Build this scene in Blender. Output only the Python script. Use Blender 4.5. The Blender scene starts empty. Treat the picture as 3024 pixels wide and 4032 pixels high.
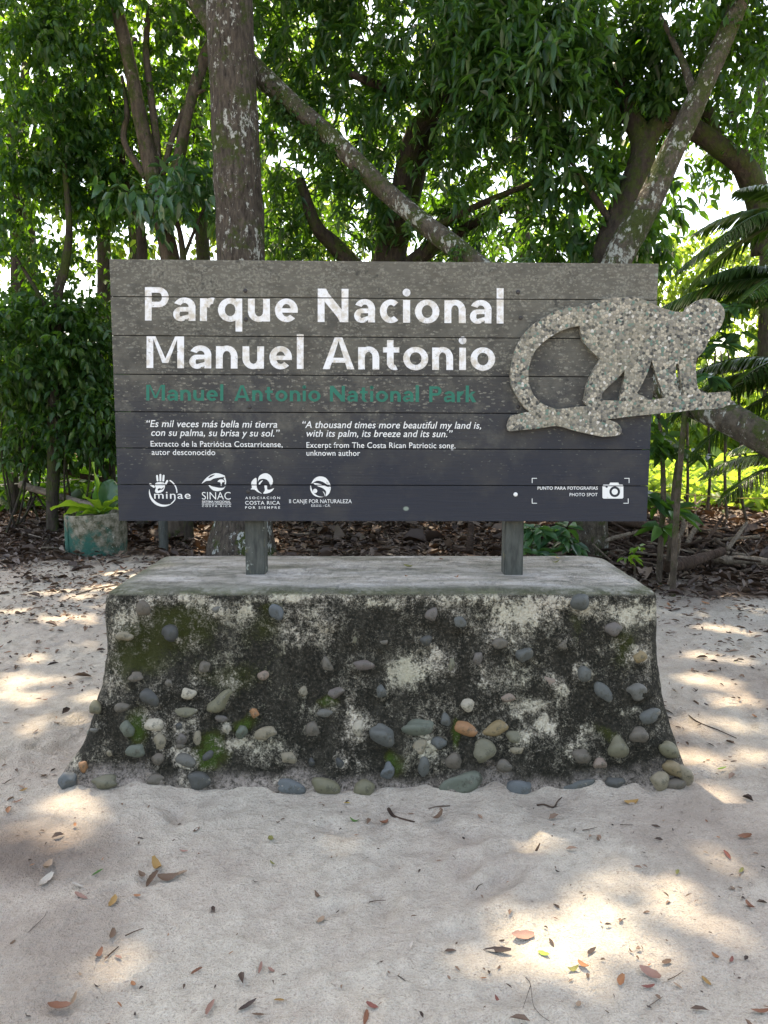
import bpy, bmesh, math, random
import numpy as np
from mathutils import Vector, Matrix
R = math.radians
random.seed(7); rng = np.random.default_rng(11)
sc = bpy.context.scene
col = sc.collection
# ------------------------------------------------------------------ camera, sky, sun, exposure
F = 3029.0; PITCH = 6.8; CAMZ = 1.55
cam = bpy.data.objects.new("camera", bpy.data.cameras.new("camera")); col.objects.link(cam)
cam.location = (0, 0, CAMZ); cam.rotation_euler = (R(90 - PITCH), 0, 0)
cam.data.sensor_fit = 'VERTICAL'; cam.data.sensor_height = 36.0; cam.data.lens = F / 4032 * 36.0
cam.data.clip_start = 0.05; cam.data.clip_end = 500
sc.camera = cam
SUN_EL, SUN_AZ = 69.0, -14.0
SUND = np.array([math.sin(R(SUN_AZ)) * math.cos(R(SUN_EL)), math.cos(R(SUN_AZ)) * math.cos(R(SUN_EL)), math.sin(R(SUN_EL))])
w = bpy.data.worlds.new("World"); sc.world = w; w.use_nodes = True
nt = w.node_tree; sky = nt.nodes.new("ShaderNodeTexSky"); sky.sky_type = 'NISHITA'; sky.sun_disc = False
sky.sun_elevation = R(SUN_EL); sky.sun_rotation = R(SUN_AZ); sky.dust_density = 3.0; sky.air_density = 1.0
bg = nt.nodes["Background"]; bg.inputs[1].default_value = 0.15
nt.links.new(sky.outputs[0], bg.inputs[0])
sun = bpy.data.objects.new("sun", bpy.data.lights.new("sun", 'SUN')); col.objects.link(sun)
sun.data.energy = 2.5; sun.data.angle = R(0.55); sun.data.color = (1.0, 0.93, 0.84)
sun.rotation_euler = Vector(SUND).to_track_quat('Z', 'Y').to_euler(); sun.location = (0, 0, 30)
vs = sc.view_settings; vs.view_transform = 'Standard'; vs.look = 'None'; vs.gamma = 1.0; vs.use_curve_mapping = False
vs.exposure = 2.42
vs.use_white_balance = True; vs.white_balance_temperature = 8100; vs.white_balance_tint = 10
sc.display_settings.display_device = 'sRGB'
sc.cycles.max_bounces = 8; sc.cycles.diffuse_bounces = 4; sc.cycles.glossy_bounces = 2; sc.cycles.transmission_bounces = 4
sc.cycles.use_denoising = True; sc.cycles.sample_clamp_indirect = 6.0; sc.cycles.caustics_reflective = False

# ------------------------------------------------------------------ pixel <-> world
CP, SP = math.cos(R(PITCH)), math.sin(R(PITCH))
def ray(u, v):
    a, b = (u - 1512) / F, -(v - 2016) / F
    return np.array([a, CP + b * SP, b * CP - SP])
def at(u, v, Y):                     # point on the vertical plane y = Y
    d = ray(u, v); return np.array([0, 0, CAMZ]) + d * (Y / d[1])
def gr(u, v, z=0.0):                 # point on the level z
    d = ray(u, v); return np.array([0, 0, CAMZ]) + d * ((z - CAMZ) / d[2])
def proj(P):
    P = np.atleast_2d(P); x, y, z = P[:, 0], P[:, 1], P[:, 2] - CAMZ
    dep = np.maximum(y * CP - z * SP, 1e-3); up = y * SP + z * CP
    return 1512 + F * x / dep, 2016 - F * up / dep
def pxm(Y): return Y / F             # metres per photo pixel at distance Y

# ------------------------------------------------------------------ numpy noise
_H = rng.random((256, 256))
def vn(x, y, o=0):
    x = np.asarray(x, float) + o * 17.13; y = np.asarray(y, float) + o * 9.71
    xi = np.floor(x).astype(int); yi = np.floor(y).astype(int); fx = x - xi; fy = y - yi
    fx = fx * fx * (3 - 2 * fx); fy = fy * fy * (3 - 2 * fy)
    g = lambda a, b: _H[a % 256, b % 256]
    return (g(xi, yi) * (1 - fx) + g(xi + 1, yi) * fx) * (1 - fy) + (g(xi, yi + 1) * (1 - fx) + g(xi + 1, yi + 1) * fx) * fy
def fbm(x, y, n=4, o=0):
    s, a, t = 0, 1.0, 0
    for k in range(n):
        s = s + a * vn(x * 2 ** k, y * 2 ** k, o + k); t += a; a *= 0.55
    return s / t - 0.5

# ------------------------------------------------------------------ object helpers
def tag(o, label, cat, group=None, kind=None):
    o["label"] = label; o["category"] = cat
    if group: o["group"] = group
    if kind: o["kind"] = kind
    return o
def thing(name, label, cat, loc, group=None):
    o = bpy.data.objects.new(name, None); col.objects.link(o); o.location = tuple(map(float, loc)); o.empty_display_size = 0.1
    return tag(o, label, cat, group)
def link(name, me, mat=None, parent=None):
    o = bpy.data.objects.new(name, me); col.objects.link(o)
    if mat is not None and not me.materials: me.materials.append(mat)
    if parent is not None: o.parent = parent
    return o
def wloc(o):
    v = Vector((0, 0, 0))
    while o is not None: v = v + o.location; o = o.parent
    return np.array(v)
def mesh_np(name, V, Fq, attrs=None, smooth=True):
    V = np.asarray(V, np.float32); me = bpy.data.meshes.new(name)
    me.vertices.add(len(V)); me.vertices.foreach_set("co", V.ravel())
    Fq = np.asarray(Fq, np.int32); n, k = Fq.shape
    me.loops.add(n * k); me.loops.foreach_set("vertex_index", Fq.ravel())
    me.polygons.add(n); me.polygons.foreach_set("loop_start", np.arange(0, n * k, k, dtype=np.int32))
    me.polygons.foreach_set("use_smooth", np.full(n, smooth))
    for a, val in (attrs or {}).items():
        at_ = me.attributes.new(a, 'FLOAT', 'POINT'); at_.data.foreach_set("value", np.asarray(val, np.float32))
    me.update(calc_edges=True); return me
def put(name, V, Fq, mat, parent=None, attrs=None, smooth=True):
    V = np.asarray(V, float)
    if parent is not None: V = V - wloc(parent)
    return link(name, mesh_np(name, V, Fq, attrs, smooth), mat, parent)
class MB:                            # several closed pieces gathered into ONE mesh
    def __init__(s): s.V = []; s.F = []; s.n = 0
    def add(s, V, Fq):
        s.V.append(np.asarray(V, float)); s.F.append(np.asarray(Fq) + s.n); s.n += len(V)
    def arrays(s): return np.concatenate(s.V), np.concatenate(s.F)
def tube_arrays(pts, rad, seg=10, noise=0.0, nf=3.0, sub=6, o=0):
    pts = np.asarray(pts, float); rad = np.asarray(rad, float)
    # Catmull-Rom resample
    P, Q = [], []
    n = len(pts)
    for i in range(n - 1):
        p0, p1, p2, p3 = pts[max(i - 1, 0)], pts[i], pts[i + 1], pts[min(i + 2, n - 1)]
        for t in np.linspace(0, 1, sub, endpoint=False):
            P.append(0.5 * ((2 * p1) + (-p0 + p2) * t + (2 * p0 - 5 * p1 + 4 * p2 - p3) * t * t + (-p0 + 3 * p1 - 3 * p2 + p3) * t ** 3))
            Q.append(rad[i] * (1 - t) + rad[i + 1] * t)
    P.append(pts[-1]); Q.append(rad[-1]); P = np.array(P); Q = np.array(Q)
    T = np.gradient(P, axis=0); T /= np.linalg.norm(T, axis=1)[:, None] + 1e-9
    ref = np.array([0, 1, 0]) if abs(T[0][1]) < 0.8 else np.array([1, 0, 0])
    Nn = np.cross(T[0], ref); Nn /= np.linalg.norm(Nn)
    V = []; a = np.linspace(0, 2 * math.pi, seg, endpoint=False); L = 0
    for i in range(len(P)):
        if i: L += np.linalg.norm(P[i] - P[i - 1])
        Nn = Nn - T[i] * np.dot(Nn, T[i]); Nn /= np.linalg.norm(Nn); B = np.cross(T[i], Nn)
        r = Q[i] * (1 + noise * 2 * (vn(np.cos(a) * 1.5 + 5, np.full(seg, L * nf) + np.sin(a) * 1.5, o) - 0.5))
        V.append(P[i] + np.outer(r * np.cos(a), Nn) + np.outer(r * np.sin(a), B))
    m = len(P); V = np.concatenate(V); Fq = []
    for i in range(m - 1):
        for j in range(seg):
            k = (j + 1) % seg; Fq.append((i * seg + j, i * seg + k, (i + 1) * seg + k, (i + 1) * seg + j))
    b0, b1 = len(V), len(V) + 1; V = np.vstack([V, P[0], P[-1]])
    for j in range(seg):
        k = (j + 1) % seg; Fq.append((b0, k, j, j)); Fq.append((b1, (m - 1) * seg + j, (m - 1) * seg + k, (m - 1) * seg + k))
    return V, np.array(Fq)
def clean(o):
    bm = bmesh.new(); bm.from_mesh(o.data); bmesh.ops.dissolve_degenerate(bm, dist=1e-6, edges=bm.edges); bm.to_mesh(o.data); bm.free(); return o
def tube(name, pts, rad, mat, parent=None, **kw):
    V, Fq = tube_arrays(pts, rad, **kw)
    if parent is not None: V = V - wloc(parent)
    tri = [tuple(dict.fromkeys(f)) for f in Fq.tolist()]
    me = bpy.data.meshes.new(name); me.from_pydata(V.tolist(), [], tri); me.polygons.foreach_set("use_smooth", np.full(len(tri), True))
    return link(name, me, mat, parent)
def tubes(name, specs, mat, parent=None, **kw):   # a branching trunk: its limbs joined into one mesh
    Vs, Fs, n = [], [], 0
    for pts, rad in specs:
        V, Fq = tube_arrays(pts, rad, **kw); Vs.append(V); Fs += [tuple(dict.fromkeys((np.array(f) + n).tolist())) for f in Fq.tolist()]; n += len(V)
    V = np.concatenate(Vs)
    if parent is not None: V = V - wloc(parent)
    me = bpy.data.meshes.new(name); me.from_pydata(V.tolist(), [], Fs); me.polygons.foreach_set("use_smooth", np.full(len(Fs), True))
    return link(name, me, mat, parent)
def box_arrays(x0, x1, y0, y1, z0, z1):
    V = [(x0, y0, z0), (x1, y0, z0), (x1, y1, z0), (x0, y1, z0), (x0, y0, z1), (x1, y0, z1), (x1, y1, z1), (x0, y1, z1)]
    return V, [(0, 3, 2, 1), (4, 5, 6, 7), (0, 1, 5, 4), (1, 2, 6, 5), (2, 3, 7, 6), (3, 0, 4, 7)]

# ------------------------------------------------------------------ material helpers
class NM:
    def __init__(s, name):
        s.m = bpy.data.materials.new(name); s.m.use_nodes = True; s.t = s.m.node_tree; s.b = s.t.nodes["Principled BSDF"]; s.out = s.t.nodes["Material Output"]
        s.co = s.t.nodes.new("ShaderNodeTexCoord").outputs["Object"]
    def n(s, k, **p):
        x = s.t.nodes.new(k)
        for a, v in p.items(): setattr(x, a, v)
        return x
    def l(s, a, b): s.t.links.new(a, b)
    def val(s, sock, v):
        if hasattr(v, "links") or isinstance(v, bpy.types.NodeSocket): s.l(v, sock)
        else: sock.default_value = v
    def scale(s, v, co=None):
        x = s.n("ShaderNodeMapping"); x.inputs["Scale"].default_value = v; s.l(co or s.co, x.inputs[0]); return x.outputs[0]
    def noise(s, sc_, det=4, rough=0.55, co=None, out="Fac", dist=0.0):
        x = s.n("ShaderNodeTexNoise"); x.inputs["Scale"].default_value = sc_; x.inputs["Detail"].default_value = det
        x.inputs["Roughness"].default_value = rough; x.inputs["Distortion"].default_value = dist; s.l(co or s.co, x.inputs["Vector"]); return x.outputs[out]
    def vor(s, sc_, co=None, feature='F1', out="Distance", rnd=1.0):
        x = s.n("ShaderNodeTexVoronoi"); x.feature = feature; x.inputs["Scale"].default_value = sc_; x.inputs["Randomness"].default_value = rnd
        s.l(co or s.co, x.inputs["Vector"]); return x.outputs[out]
    def ramp(s, fac, *st, interp='LINEAR'):
        x = s.n("ShaderNodeValToRGB"); x.color_ramp.interpolation = interp; e = x.color_ramp.elements
        for i, (p, c) in enumerate(st):
            c = (c, c, c, 1) if not isinstance(c, tuple) else (c + (1,) if len(c) == 3 else c)
            q = e[i] if i < 2 else e.new(p); q.position = p; q.color = c
        s.val(x.inputs[0], fac); return x.outputs[0]
    def mix(s, f, a, b):
        x = s.n("ShaderNodeMix", data_type='RGBA'); s.val(x.inputs[0], f)
        for sock, v in ((x.inputs[6], a), (x.inputs[7], b)): s.val(sock, v + (1,) if isinstance(v, tuple) and len(v) == 3 else v)
        return x.outputs[2]
    def math(s, op, a, b=0.0, clamp=False):
        x = s.n("ShaderNodeMath", operation=op); x.use_clamp = clamp; s.val(x.inputs[0], a); s.val(x.inputs[1], b); return x.outputs[0]
    def attr(s, name): return s.n("ShaderNodeAttribute", attribute_name=name).outputs["Fac"]
    def bump(s, h, dist=0.01, strength=1.0, nrm=None):
        x = s.n("ShaderNodeBump"); x.inputs["Distance"].default_value = dist; x.inputs["Strength"].default_value = strength; s.l(h, x.inputs["Height"])
        if nrm is not None: s.l(nrm, x.inputs["Normal"])
        return x.outputs[0]
    def done(s, c, rough=0.8, nrm=None, spec=0.3):
        s.val(s.b.inputs["Base Color"], c + (1,) if isinstance(c, tuple) and len(c) == 3 else c); s.val(s.b.inputs["Roughness"], rough)
        s.b.inputs["Specular IOR Level"].default_value = spec
        if nrm is not None: s.l(nrm, s.b.inputs["Normal"])
        return s.m
def leaf_mat(name, dark, mid, light, trans, tmix=0.35, rough=0.42, spec=0.5, yellow=0.0):
    m = NM(name); r = m.attr("rnd")
    c = m.ramp(r, (0.0, dark), (0.55, mid), (1.0, light))
    if yellow: c = m.mix(m.math('GREATER_THAN', r, 1 - yellow), c, (0.42, 0.26, 0.02))
    m.done(c, rough, None, spec)
    tr = m.n("ShaderNodeBsdfTranslucent"); tc = m.mix(r, trans, tuple(min(1, x * 1.5) for x in trans)); m.l(tc, tr.inputs[0])
    mx = m.n("ShaderNodeMixShader"); mx.inputs[0].default_value = tmix; m.l(m.b.outputs[0], mx.inputs[1]); m.l(tr.outputs[0], mx.inputs[2]); m.l(mx.outputs[0], m.out.inputs[0])
    return m.m
M = {}
M['mango'] = leaf_mat("mango_leaf", (0.010, 0.034, 0.014), (0.024, 0.07, 0.02), (0.06, 0.13, 0.03), (0.14, 0.33, 0.02), 0.30, 0.4, 0.5, 0.004)
M['small'] = leaf_mat("small_leaf", (0.010, 0.036, 0.012), (0.022, 0.065, 0.018), (0.05, 0.11, 0.02), (0.15, 0.34, 0.015), 0.33, 0.45, 0.4, 0.006)
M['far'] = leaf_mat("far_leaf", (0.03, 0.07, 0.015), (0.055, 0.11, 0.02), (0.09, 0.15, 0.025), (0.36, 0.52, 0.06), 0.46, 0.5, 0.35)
M['under'] = leaf_mat("undergrowth_leaf", (0.012, 0.04, 0.012), (0.024, 0.065, 0.016), (0.05, 0.105, 0.022), (0.13, 0.30, 0.015), 0.27, 0.42, 0.4)
M['glossy'] = leaf_mat("glossy_leaf", (0.02, 0.06, 0.03), (0.035, 0.09, 0.04), (0.06, 0.13, 0.05), (0.12, 0.3, 0.03), 0.25, 0.28, 0.6)
M['lime'] = leaf_mat("lime_leaf", (0.05, 0.12, 0.02), (0.09, 0.2, 0.02), (0.16, 0.28, 0.03), (0.35, 0.55, 0.04), 0.4, 0.35, 0.5)
M['palm'] = leaf_mat("palm_leaf", (0.014, 0.042, 0.016), (0.028, 0.07, 0.022), (0.06, 0.105, 0.035), (0.14, 0.28, 0.02), 0.3, 0.34, 0.5)
M['litter'] = leaf_mat("litter_leaf", (0.03, 0.018, 0.013), (0.062, 0.043, 0.033), (0.155, 0.112, 0.084), (0.10, 0.05, 0.02), 0.06, 0.6, 0.3)
def bark(name, base, dark, lichen=0.3, lcol=(0.42, 0.43, 0.38), moss=0.0, zs=0.25, sc_=16.0, flake=0.0):
    m = NM(name); co = m.scale((1, 1, zs)); a = m.noise(sc_, 6, 0.65, co); c = m.ramp(a, (0.30, dark), (0.62, base), (0.85, tuple(x * 1.7 for x in base)))
    big = m.noise(2.2, 3); c = m.mix(m.math('MULTIPLY', big, 0.55), c, dark)
    if moss:
        g = m.math('ADD', m.noise(3.5, 5, 0.7), m.math('MULTIPLY', m.noise(26, 3), 0.25)); c = m.mix(m.ramp(g, (0.66 - moss * 0.3, 0.0), (0.76 - moss * 0.3, 1.0)), c, m.mix(m.noise(30, 2), (0.02, 0.03, 0.008), (0.06, 0.075, 0.018)))
    if lichen:
        h = m.math("ADD", m.noise(15, 7, 0.7, m.scale((1.3, 1.3, 0.8)), dist=0.2), m.math("MULTIPLY", m.math("SUBTRACT", m.noise(2.6, 3), .5), .45)); f = m.ramp(h, (0.70 - lichen * 0.22, 0.0), (0.76 - lichen * 0.22, 1.0)); c = m.mix(f, c, m.mix(m.noise(40, 2), tuple(x * 0.7 for x in lcol), lcol))
    bb = m.math('ADD', a, m.math('MULTIPLY', m.noise(sc_ * 3, 4, 0.6, co), 0.4))
    return m.done(c, 0.9, m.bump(bb, 0.04, 1.0), 0.2)
M['bark_big'] = bark("ridged_bark", (0.12, 0.098, 0.078), (0.016, 0.013, 0.010), 0.62, (0.42, 0.43, 0.39), 0.02, 0.26, 30)
M['bark_lichen'] = bark("lichen_bark", (0.12, 0.10, 0.075), (0.03, 0.025, 0.018), 0.62, (0.36, 0.37, 0.32), 0.2, 0.6, 18)
M['bark_dark'] = bark("dark_bark", (0.07, 0.055, 0.042), (0.018, 0.014, 0.011), 0.12, (0.3, 0.3, 0.25), 0.2, 0.3, 18)
M['bark_brown'] = bark("brown_bark", (0.125, 0.098, 0.072), (0.036, 0.028, 0.021), 0.25, (0.36, 0.33, 0.28), 0.1, 0.4, 16)
M['wood_grey'] = bark("driftwood", (0.21, 0.165, 0.13), (0.07, 0.05, 0.038), 0.0, moss=0.0, zs=1.0, sc_=22)
M['wood_pale'] = bark("bleached_wood", (0.33, 0.275, 0.21), (0.13, 0.10, 0.075), 0.0, moss=0.0, zs=1.0, sc_=22)
M['wood_dark'] = bark("dead_wood", (0.10, 0.066, 0.048), (0.03, 0.02, 0.015), 0.0, moss=0.0, zs=1.0, sc_=22)

# ------------------------------------------------------------------ sunlit openings and sky gaps (photo pixels)
PATCH = [(2080, 3655, 130, 44, 1), (2210, 3730, 150, 50, 1), (1890, 3575, 110, 34, .75), (1960, 3700, 120, 50, .55), (2420, 3840, 150, 44, .6), (2560, 3480, 100, 40, .9), (2640, 3560, 90, 44, .7), (2420, 3690, 340, 130, .16), (2760, 3680, 140, 50, .2), (2150, 3900, 220, 50, .22), (2330, 3520, 110, 36, .2),
         (2800, 3150, 130, 34, .9), (250, 3165, 130, 36, .9), (320, 3150, 70, 22, .9), (180, 3530, 110, 28, .4), (100, 3610, 100, 24, .2), (1380, 3312, 70, 14, .6), (270, 2440, 100, 20, 1), (110, 2600, 90, 20, .7),
         (520, 2255, 100, 17, 1), (430, 2320, 150, 24, .9), (330, 2350, 70, 14, .8), (690, 2178, 60, 14, 1), (2760, 2580, 90, 18, .9), (2790, 2685, 120, 24, .9), (2920, 2760, 90, 20, .8), (2860, 2480, 110, 14, .6),
         (2880, 2330, 110, 18, .9), (2920, 2960, 120, 26, .7), (1890, 2185, 90, 12, 1), (1700, 2192, 60, 8, .8), (790, 2176, 60, 12, 1), (2990, 2220, 70, 16, .8), (120, 2750, 130, 26, .5), (330, 2760, 70, 20, .6),
         (60, 2900, 90, 20, .5), (2760, 3380, 120, 26, .5), (2150, 3345, 110, 16, .3), (2250, 2225, 60, 6, .5), (1900, 2242, 60, 5, .5), (30, 2400, 80, 10, .7), (240, 3290, 110, 20, .5)]
_PG = []
PATCH += [(300, 3800, 200, 40, .03), (1500, 3800, 200, 50, .04), (2300, 3300, 200, 30, .08), (100, 2680, 120, 24, .6), (300, 2560, 80, 16, .4), (200, 2850, 150, 30, .25), (60, 3300, 120, 34, .2), (2820, 2860, 150, 26, .6), (2700, 2420, 90, 12, .6), (2950, 2610, 90, 18, .6), (2960, 2410, 80, 14, .8), (2760, 2980, 90, 24, .45), (180, 2330, 110, 10, .6), (400, 2390, 90, 10, .7)]
for (a_, b_, c_, d_, k_) in PATCH:
    q = gr(a_, b_); e = gr(a_ + c_, b_); n_, f_ = gr(a_, b_ + d_), gr(a_, b_ - d_); _PG.append((q[0], (n_[1] + f_[1]) / 2, abs(e[0] - q[0]), abs(f_[1] - n_[1]) / 2, k_))
def lit(P, mg=0.06):                 # share of leaves to leave out so that a sunbeam reaches the ground there
    g = P - SUND[None, :] * (P[:, 2:3] / SUND[2]); x, y = g[:, 0], g[:, 1]; r = np.zeros(len(P)); j = (vn(x * 9, y * 9, 8) - .5) * .5
    for (a, b, c, d, k) in _PG:
        q = np.sqrt(((x - a) / (c * .9 + mg)) ** 2 + ((y - b) / (d * .9 + mg)) ** 2) + j; r = np.maximum(r, k * np.clip((1.2 - q) / 0.5, 0, 1))
    q = np.sqrt(((x - 9.0) / 5.0) ** 2 + ((y - 15.5) / 3.2) ** 2); return np.maximum(r, .93 * (np.minimum(q, np.sqrt(((x - 10.5) / 6.0) ** 2 + ((y - 22) / 4.5) ** 2)) < 1))
GAPS = [(150, 270, 130, 60, .93), (30, 250, 60, 90, .8), (560, 90, 70, 100, .9), (600, 220, 90, 60, .8), (800, 190, 50, 70, .95), (720, 380, 60, 60, .7), (790, 480, 60, 60, .7), (540, 350, 60, 60, .8), (120, 800, 150, 70, .8),
        (220, 930, 210, 110, .9), (480, 900, 90, 80, .8), (730, 920, 100, 80, .97), (530, 570, 60, 70, .8), (330, 1120, 100, 90, .97), (390, 1000, 60, 80, .9), (1140, 620, 110, 40, .9), (1220, 650, 70, 45, .95), (1160, 180, 50, 40, .95),
        (1290, 400, 50, 45, .9), (1390, 220, 30, 30, .95), (1350, 320, 40, 30, .9), (1860, 380, 50, 60, .95), (1900, 590, 60, 70, .9), (1985, 720, 70, 70, .95), (2010, 840, 70, 60, .95), (2240, 430, 70, 60, .9), (2450, 530, 70, 60, .97),
        (2560, 220, 60, 50, .9), (2690, 270, 60, 60, .9), (1600, 960, 70, 50, .9), (1330, 950, 70, 50, .8), (2900, 210, 60, 90, .8), (2640, 60, 60, 80, .8), (2480, 90, 50, 80, .8), (1170, 10, 50, 40, .9), (1480, 60, 30, 30, .8),
        (1580, 640, 30, 60, .8), (950, 620, 20, 60, .8), (630, 420, 40, 40, .8), (20, 1050, 60, 90, .8), (90, 560, 60, 70, .6), (700, 1000, 60, 40, .9), (2330, 470, 40, 50, .8), (1440, 830, 30, 30, .8), (2200, 650, 50, 40, .9)]
def gapped(P, soft=0.35):
    u, v = proj(P); r = np.zeros(len(P)); j = (vn(u / 13, v / 13, 3) - 0.5) * 1.7
    for (a, b, c, d, k) in GAPS:
        q = np.sqrt(((u - a) / c) ** 2 + ((v - b) / d) ** 2) + j; r = np.maximum(r, k * np.clip((0.92 - q) / soft, 0, 1))
    return r
def sparkle(P):                      # small openings all through a crown
    x, y, z = P[:, 0] / P[:, 1] * 10, P[:, 2], P[:, 1]; return np.clip((vn(x * 11 + 3, (P[:, 2] - 1.5) / P[:, 1] * 110, 6) - .60) * 6, 0, .95)

# ------------------------------------------------------------------ foliage
def nrm(a): return a / (np.linalg.norm(a, axis=-1, keepdims=True) + 1e-9)
def leaf_arrays(P, A, N, L, W, fold=0.18, droop=0.12):
    n = len(P); A = nrm(A); S = nrm(np.cross(A, N)); N = np.cross(S, A)
    L = np.broadcast_to(L, n)[:, None]; W = np.broadcast_to(W, n)[:, None]
    dn = np.array([[0, 0, -1.0]])
    base = P; tip = P + A * L + dn * L * droop * 1.6; m1 = P + A * L * 0.33; m2 = P + A * L * 0.70 + dn * L * droop * 0.6
    up = N * W * fold
    V = np.stack([base, m1 + S * W * 0.5 + up, m2 + S * W * 0.36 + up, tip, m2 - S * W * 0.36 + up, m1 - S * W * 0.5 + up], 1).reshape(-1, 3)
    k = np.arange(n)[:, None] * 6
    Fq = np.concatenate([k + np.array([[0, 1, 2, 3]]), k + np.array([[0, 3, 4, 5]])], 1).reshape(-1, 4)
    return V, Fq
def sprays(C, rad, n_tw, per, ll, lw, droop=0.5, spread=0.25, shell=0.5):
    """twigs filling an ellipsoid, each carrying a spray of leaves"""
    C = np.asarray(C, float); rad = np.asarray(rad, float)
    d = nrm(rng.normal(size=(n_tw, 3))); r = rng.random(n_tw) ** (1 / 3) * (1 - shell) + shell * (0.6 + 0.4 * rng.random(n_tw))
    tw = C + d * rad * r[:, None]
    td = nrm(d * 0.7 + rng.normal(size=(n_tw, 3)) * 0.55 + np.array([0, 0, -0.25]))
    t = rng.random((n_tw, per)); P = tw[:, None, :] + td[:, None, :] * (t[..., None] - 0.5) * spread * 2
    P = P.reshape(-1, 3); TD = np.repeat(td, per, 0)
    A = nrm(TD * 0.5 + nrm(rng.normal(size=P.shape)) * 0.8 + np.array([0, 0, -droop]))
    N = rng.normal(size=P.shape) * 0.6 + np.array([0, 0, 1.0])
    s = rng.uniform(0.65, 1.2, len(P))
    rn = np.clip(np.repeat(rng.random(n_tw), per) * 0.6 + rng.random(len(P)) * 0.4, 0, 1)
    return P, A, N, s * ll, s * lw, rn
def crown(parent, blobs, kind, per, ll, lw, mat, dens=1.0, droop=0.5, spread=0.25, gaps=True, beams=True, name="crown", fold=0.18):
    acc = []
    for (u, v, Y, ru, rv, ry, n) in blobs:
        k = pxm(Y); acc.append(sprays(at(u, v, Y), (ru * k, ry, rv * k), max(3, int(n * dens)), per, ll, lw, droop, spread))
    P, A, N, L, W, rn = [np.concatenate(x) for x in zip(*acc)]
    keep = np.ones(len(P), bool)
    if gaps: keep &= (rng.random(len(P)) > gapped(P)) & (rng.random(len(P)) > sparkle(P))
    if beams: keep &= rng.random(len(P)) > lit(P + nrm(A) * L[:, None] * .5, .45 * float(np.mean(L))) ** .4
    keep &= (P[:, 2] > 0.03)
    keep &= ~((np.abs(P[:, 0]) < 1.9) & (P[:, 1] < 5.2) & (P[:, 2] < 4))
    P, A, N, L, W, rn = P[keep], A[keep], N[keep], L[keep], W[keep], rn[keep]
    V, Fq = leaf_arrays(P, A, N, L, W, fold=fold)
    return put(name, V, Fq, mat, parent, {"rnd": np.repeat(rn, 6)})
def ptube(spec, z0=None):            # (u, v, Y, width_px) list -> points, radii
    return [at(u, v, Y) for u, v, Y, wd in spec], [wd * pxm(Y) / 2 for u, v, Y, wd in spec]
def tree(name, label, stems, blobs, leaf, per, ll, lw, bmat, group=None, cat="tree", seg=10, noise=0.12, **kw):
    base = at(*stems[0][0][:3]); root = thing(name, label, cat, (base[0], base[1], 0), group)
    if name.endswith("tree") or name.endswith("shrub") or True:
        sp_ = [ptube(s) for s in stems]; p0, r0 = sp_[0]; sp_[0] = ([np.array([p0[0][0], p0[0][1], -.1])] + p0 if p0[0][2] > .15 else p0, [r0[0] * 1.2] + r0 if p0[0][2] > .15 else r0)
        tubes("trunk", sp_, bmat, root, seg=seg, noise=noise)
    if blobs: crown(root, blobs, None, per, ll, lw, leaf, **kw)
    return root
# ================================================================== GROUND
def ground_z(x, y):
    z = 0.035 * fbm(x * 0.9, y * 0.9, 3, 1) + 0.05 * fbm(x * 3.2, y * 3.2, 4, 5) + 0.018 * fbm(x * 14, y * 14, 3, 9)
    z = z * np.clip((y - 0.3) / 0.6, 0, 1)
    near = np.exp(-(((x) / 1.9) ** 4 + ((y - 3.6) / 1.0) ** 4)); z = z * (1 - 0.8 * near)
    z = z + 0.16 * np.clip((y - 9.3) / 3.0, 0, 1) + 0.10 * np.clip((y - 8.2) / 3, 0, 1) * np.clip((x - 1.5) / 2, 0, 1)
    z = z + .30 * np.exp(-((y - 9.2) / .75) ** 2) * np.clip((x - 1.5) / .9, 0, 1) * (1 + .8 * fbm(x * 1.6, y * 1.2, 3, 77))
    return z
m = NM("sand"); pos = m.co
sp = m.n("ShaderNodeSeparateXYZ"); m.l(pos, sp.inputs[0])
fine = m.noise(160, 3, 0.6); grit = m.noise(420, 2, 0.6); med = m.noise(16, 6, 0.62); big = m.noise(1.1, 4, 0.55)
c = m.ramp(med, (0.32, (0.415, 0.372, 0.302)), (0.66, (0.56, 0.51, 0.42)))
c = m.mix(m.ramp(big, (0.42, 0.0), (0.62, 0.45)), c, (0.38, 0.305, 0.25))
c = m.mix(m.ramp(fine, (0.3, 0.55), (0.55, 0.0)), c, (0.25, 0.21, 0.18))
c = m.mix(m.ramp(grit, (0.56, 0.0), (0.72, 0.5)), c, (0.66, 0.62, 0.56))
c = m.mix(m.math('MULTIPLY', m.ramp(m.noise(55, 5, 0.7), (0.60, 0.0), (0.68, 1.0)), 0.55), c, (0.19, 0.145, 0.12))
c = m.mix(m.attr("damp"), c, (0.17, 0.135, 0.11))
soil = m.mix(m.noise(40, 5, 0.7), (0.035, 0.022, 0.015), (0.16, 0.10, 0.07))
c = m.mix(m.attr("soil"), c, soil)
h = m.math('ADD', m.math('MULTIPLY', fine, 0.35), m.math('ADD', m.math('MULTIPLY', med, 1.1), m.math('MULTIPLY', m.noise(50, 4, 0.6), 0.6)))
M['sand'] = m.done(c, 0.95, m.bump(h, 0.035, 1.0), 0.15)
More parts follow.
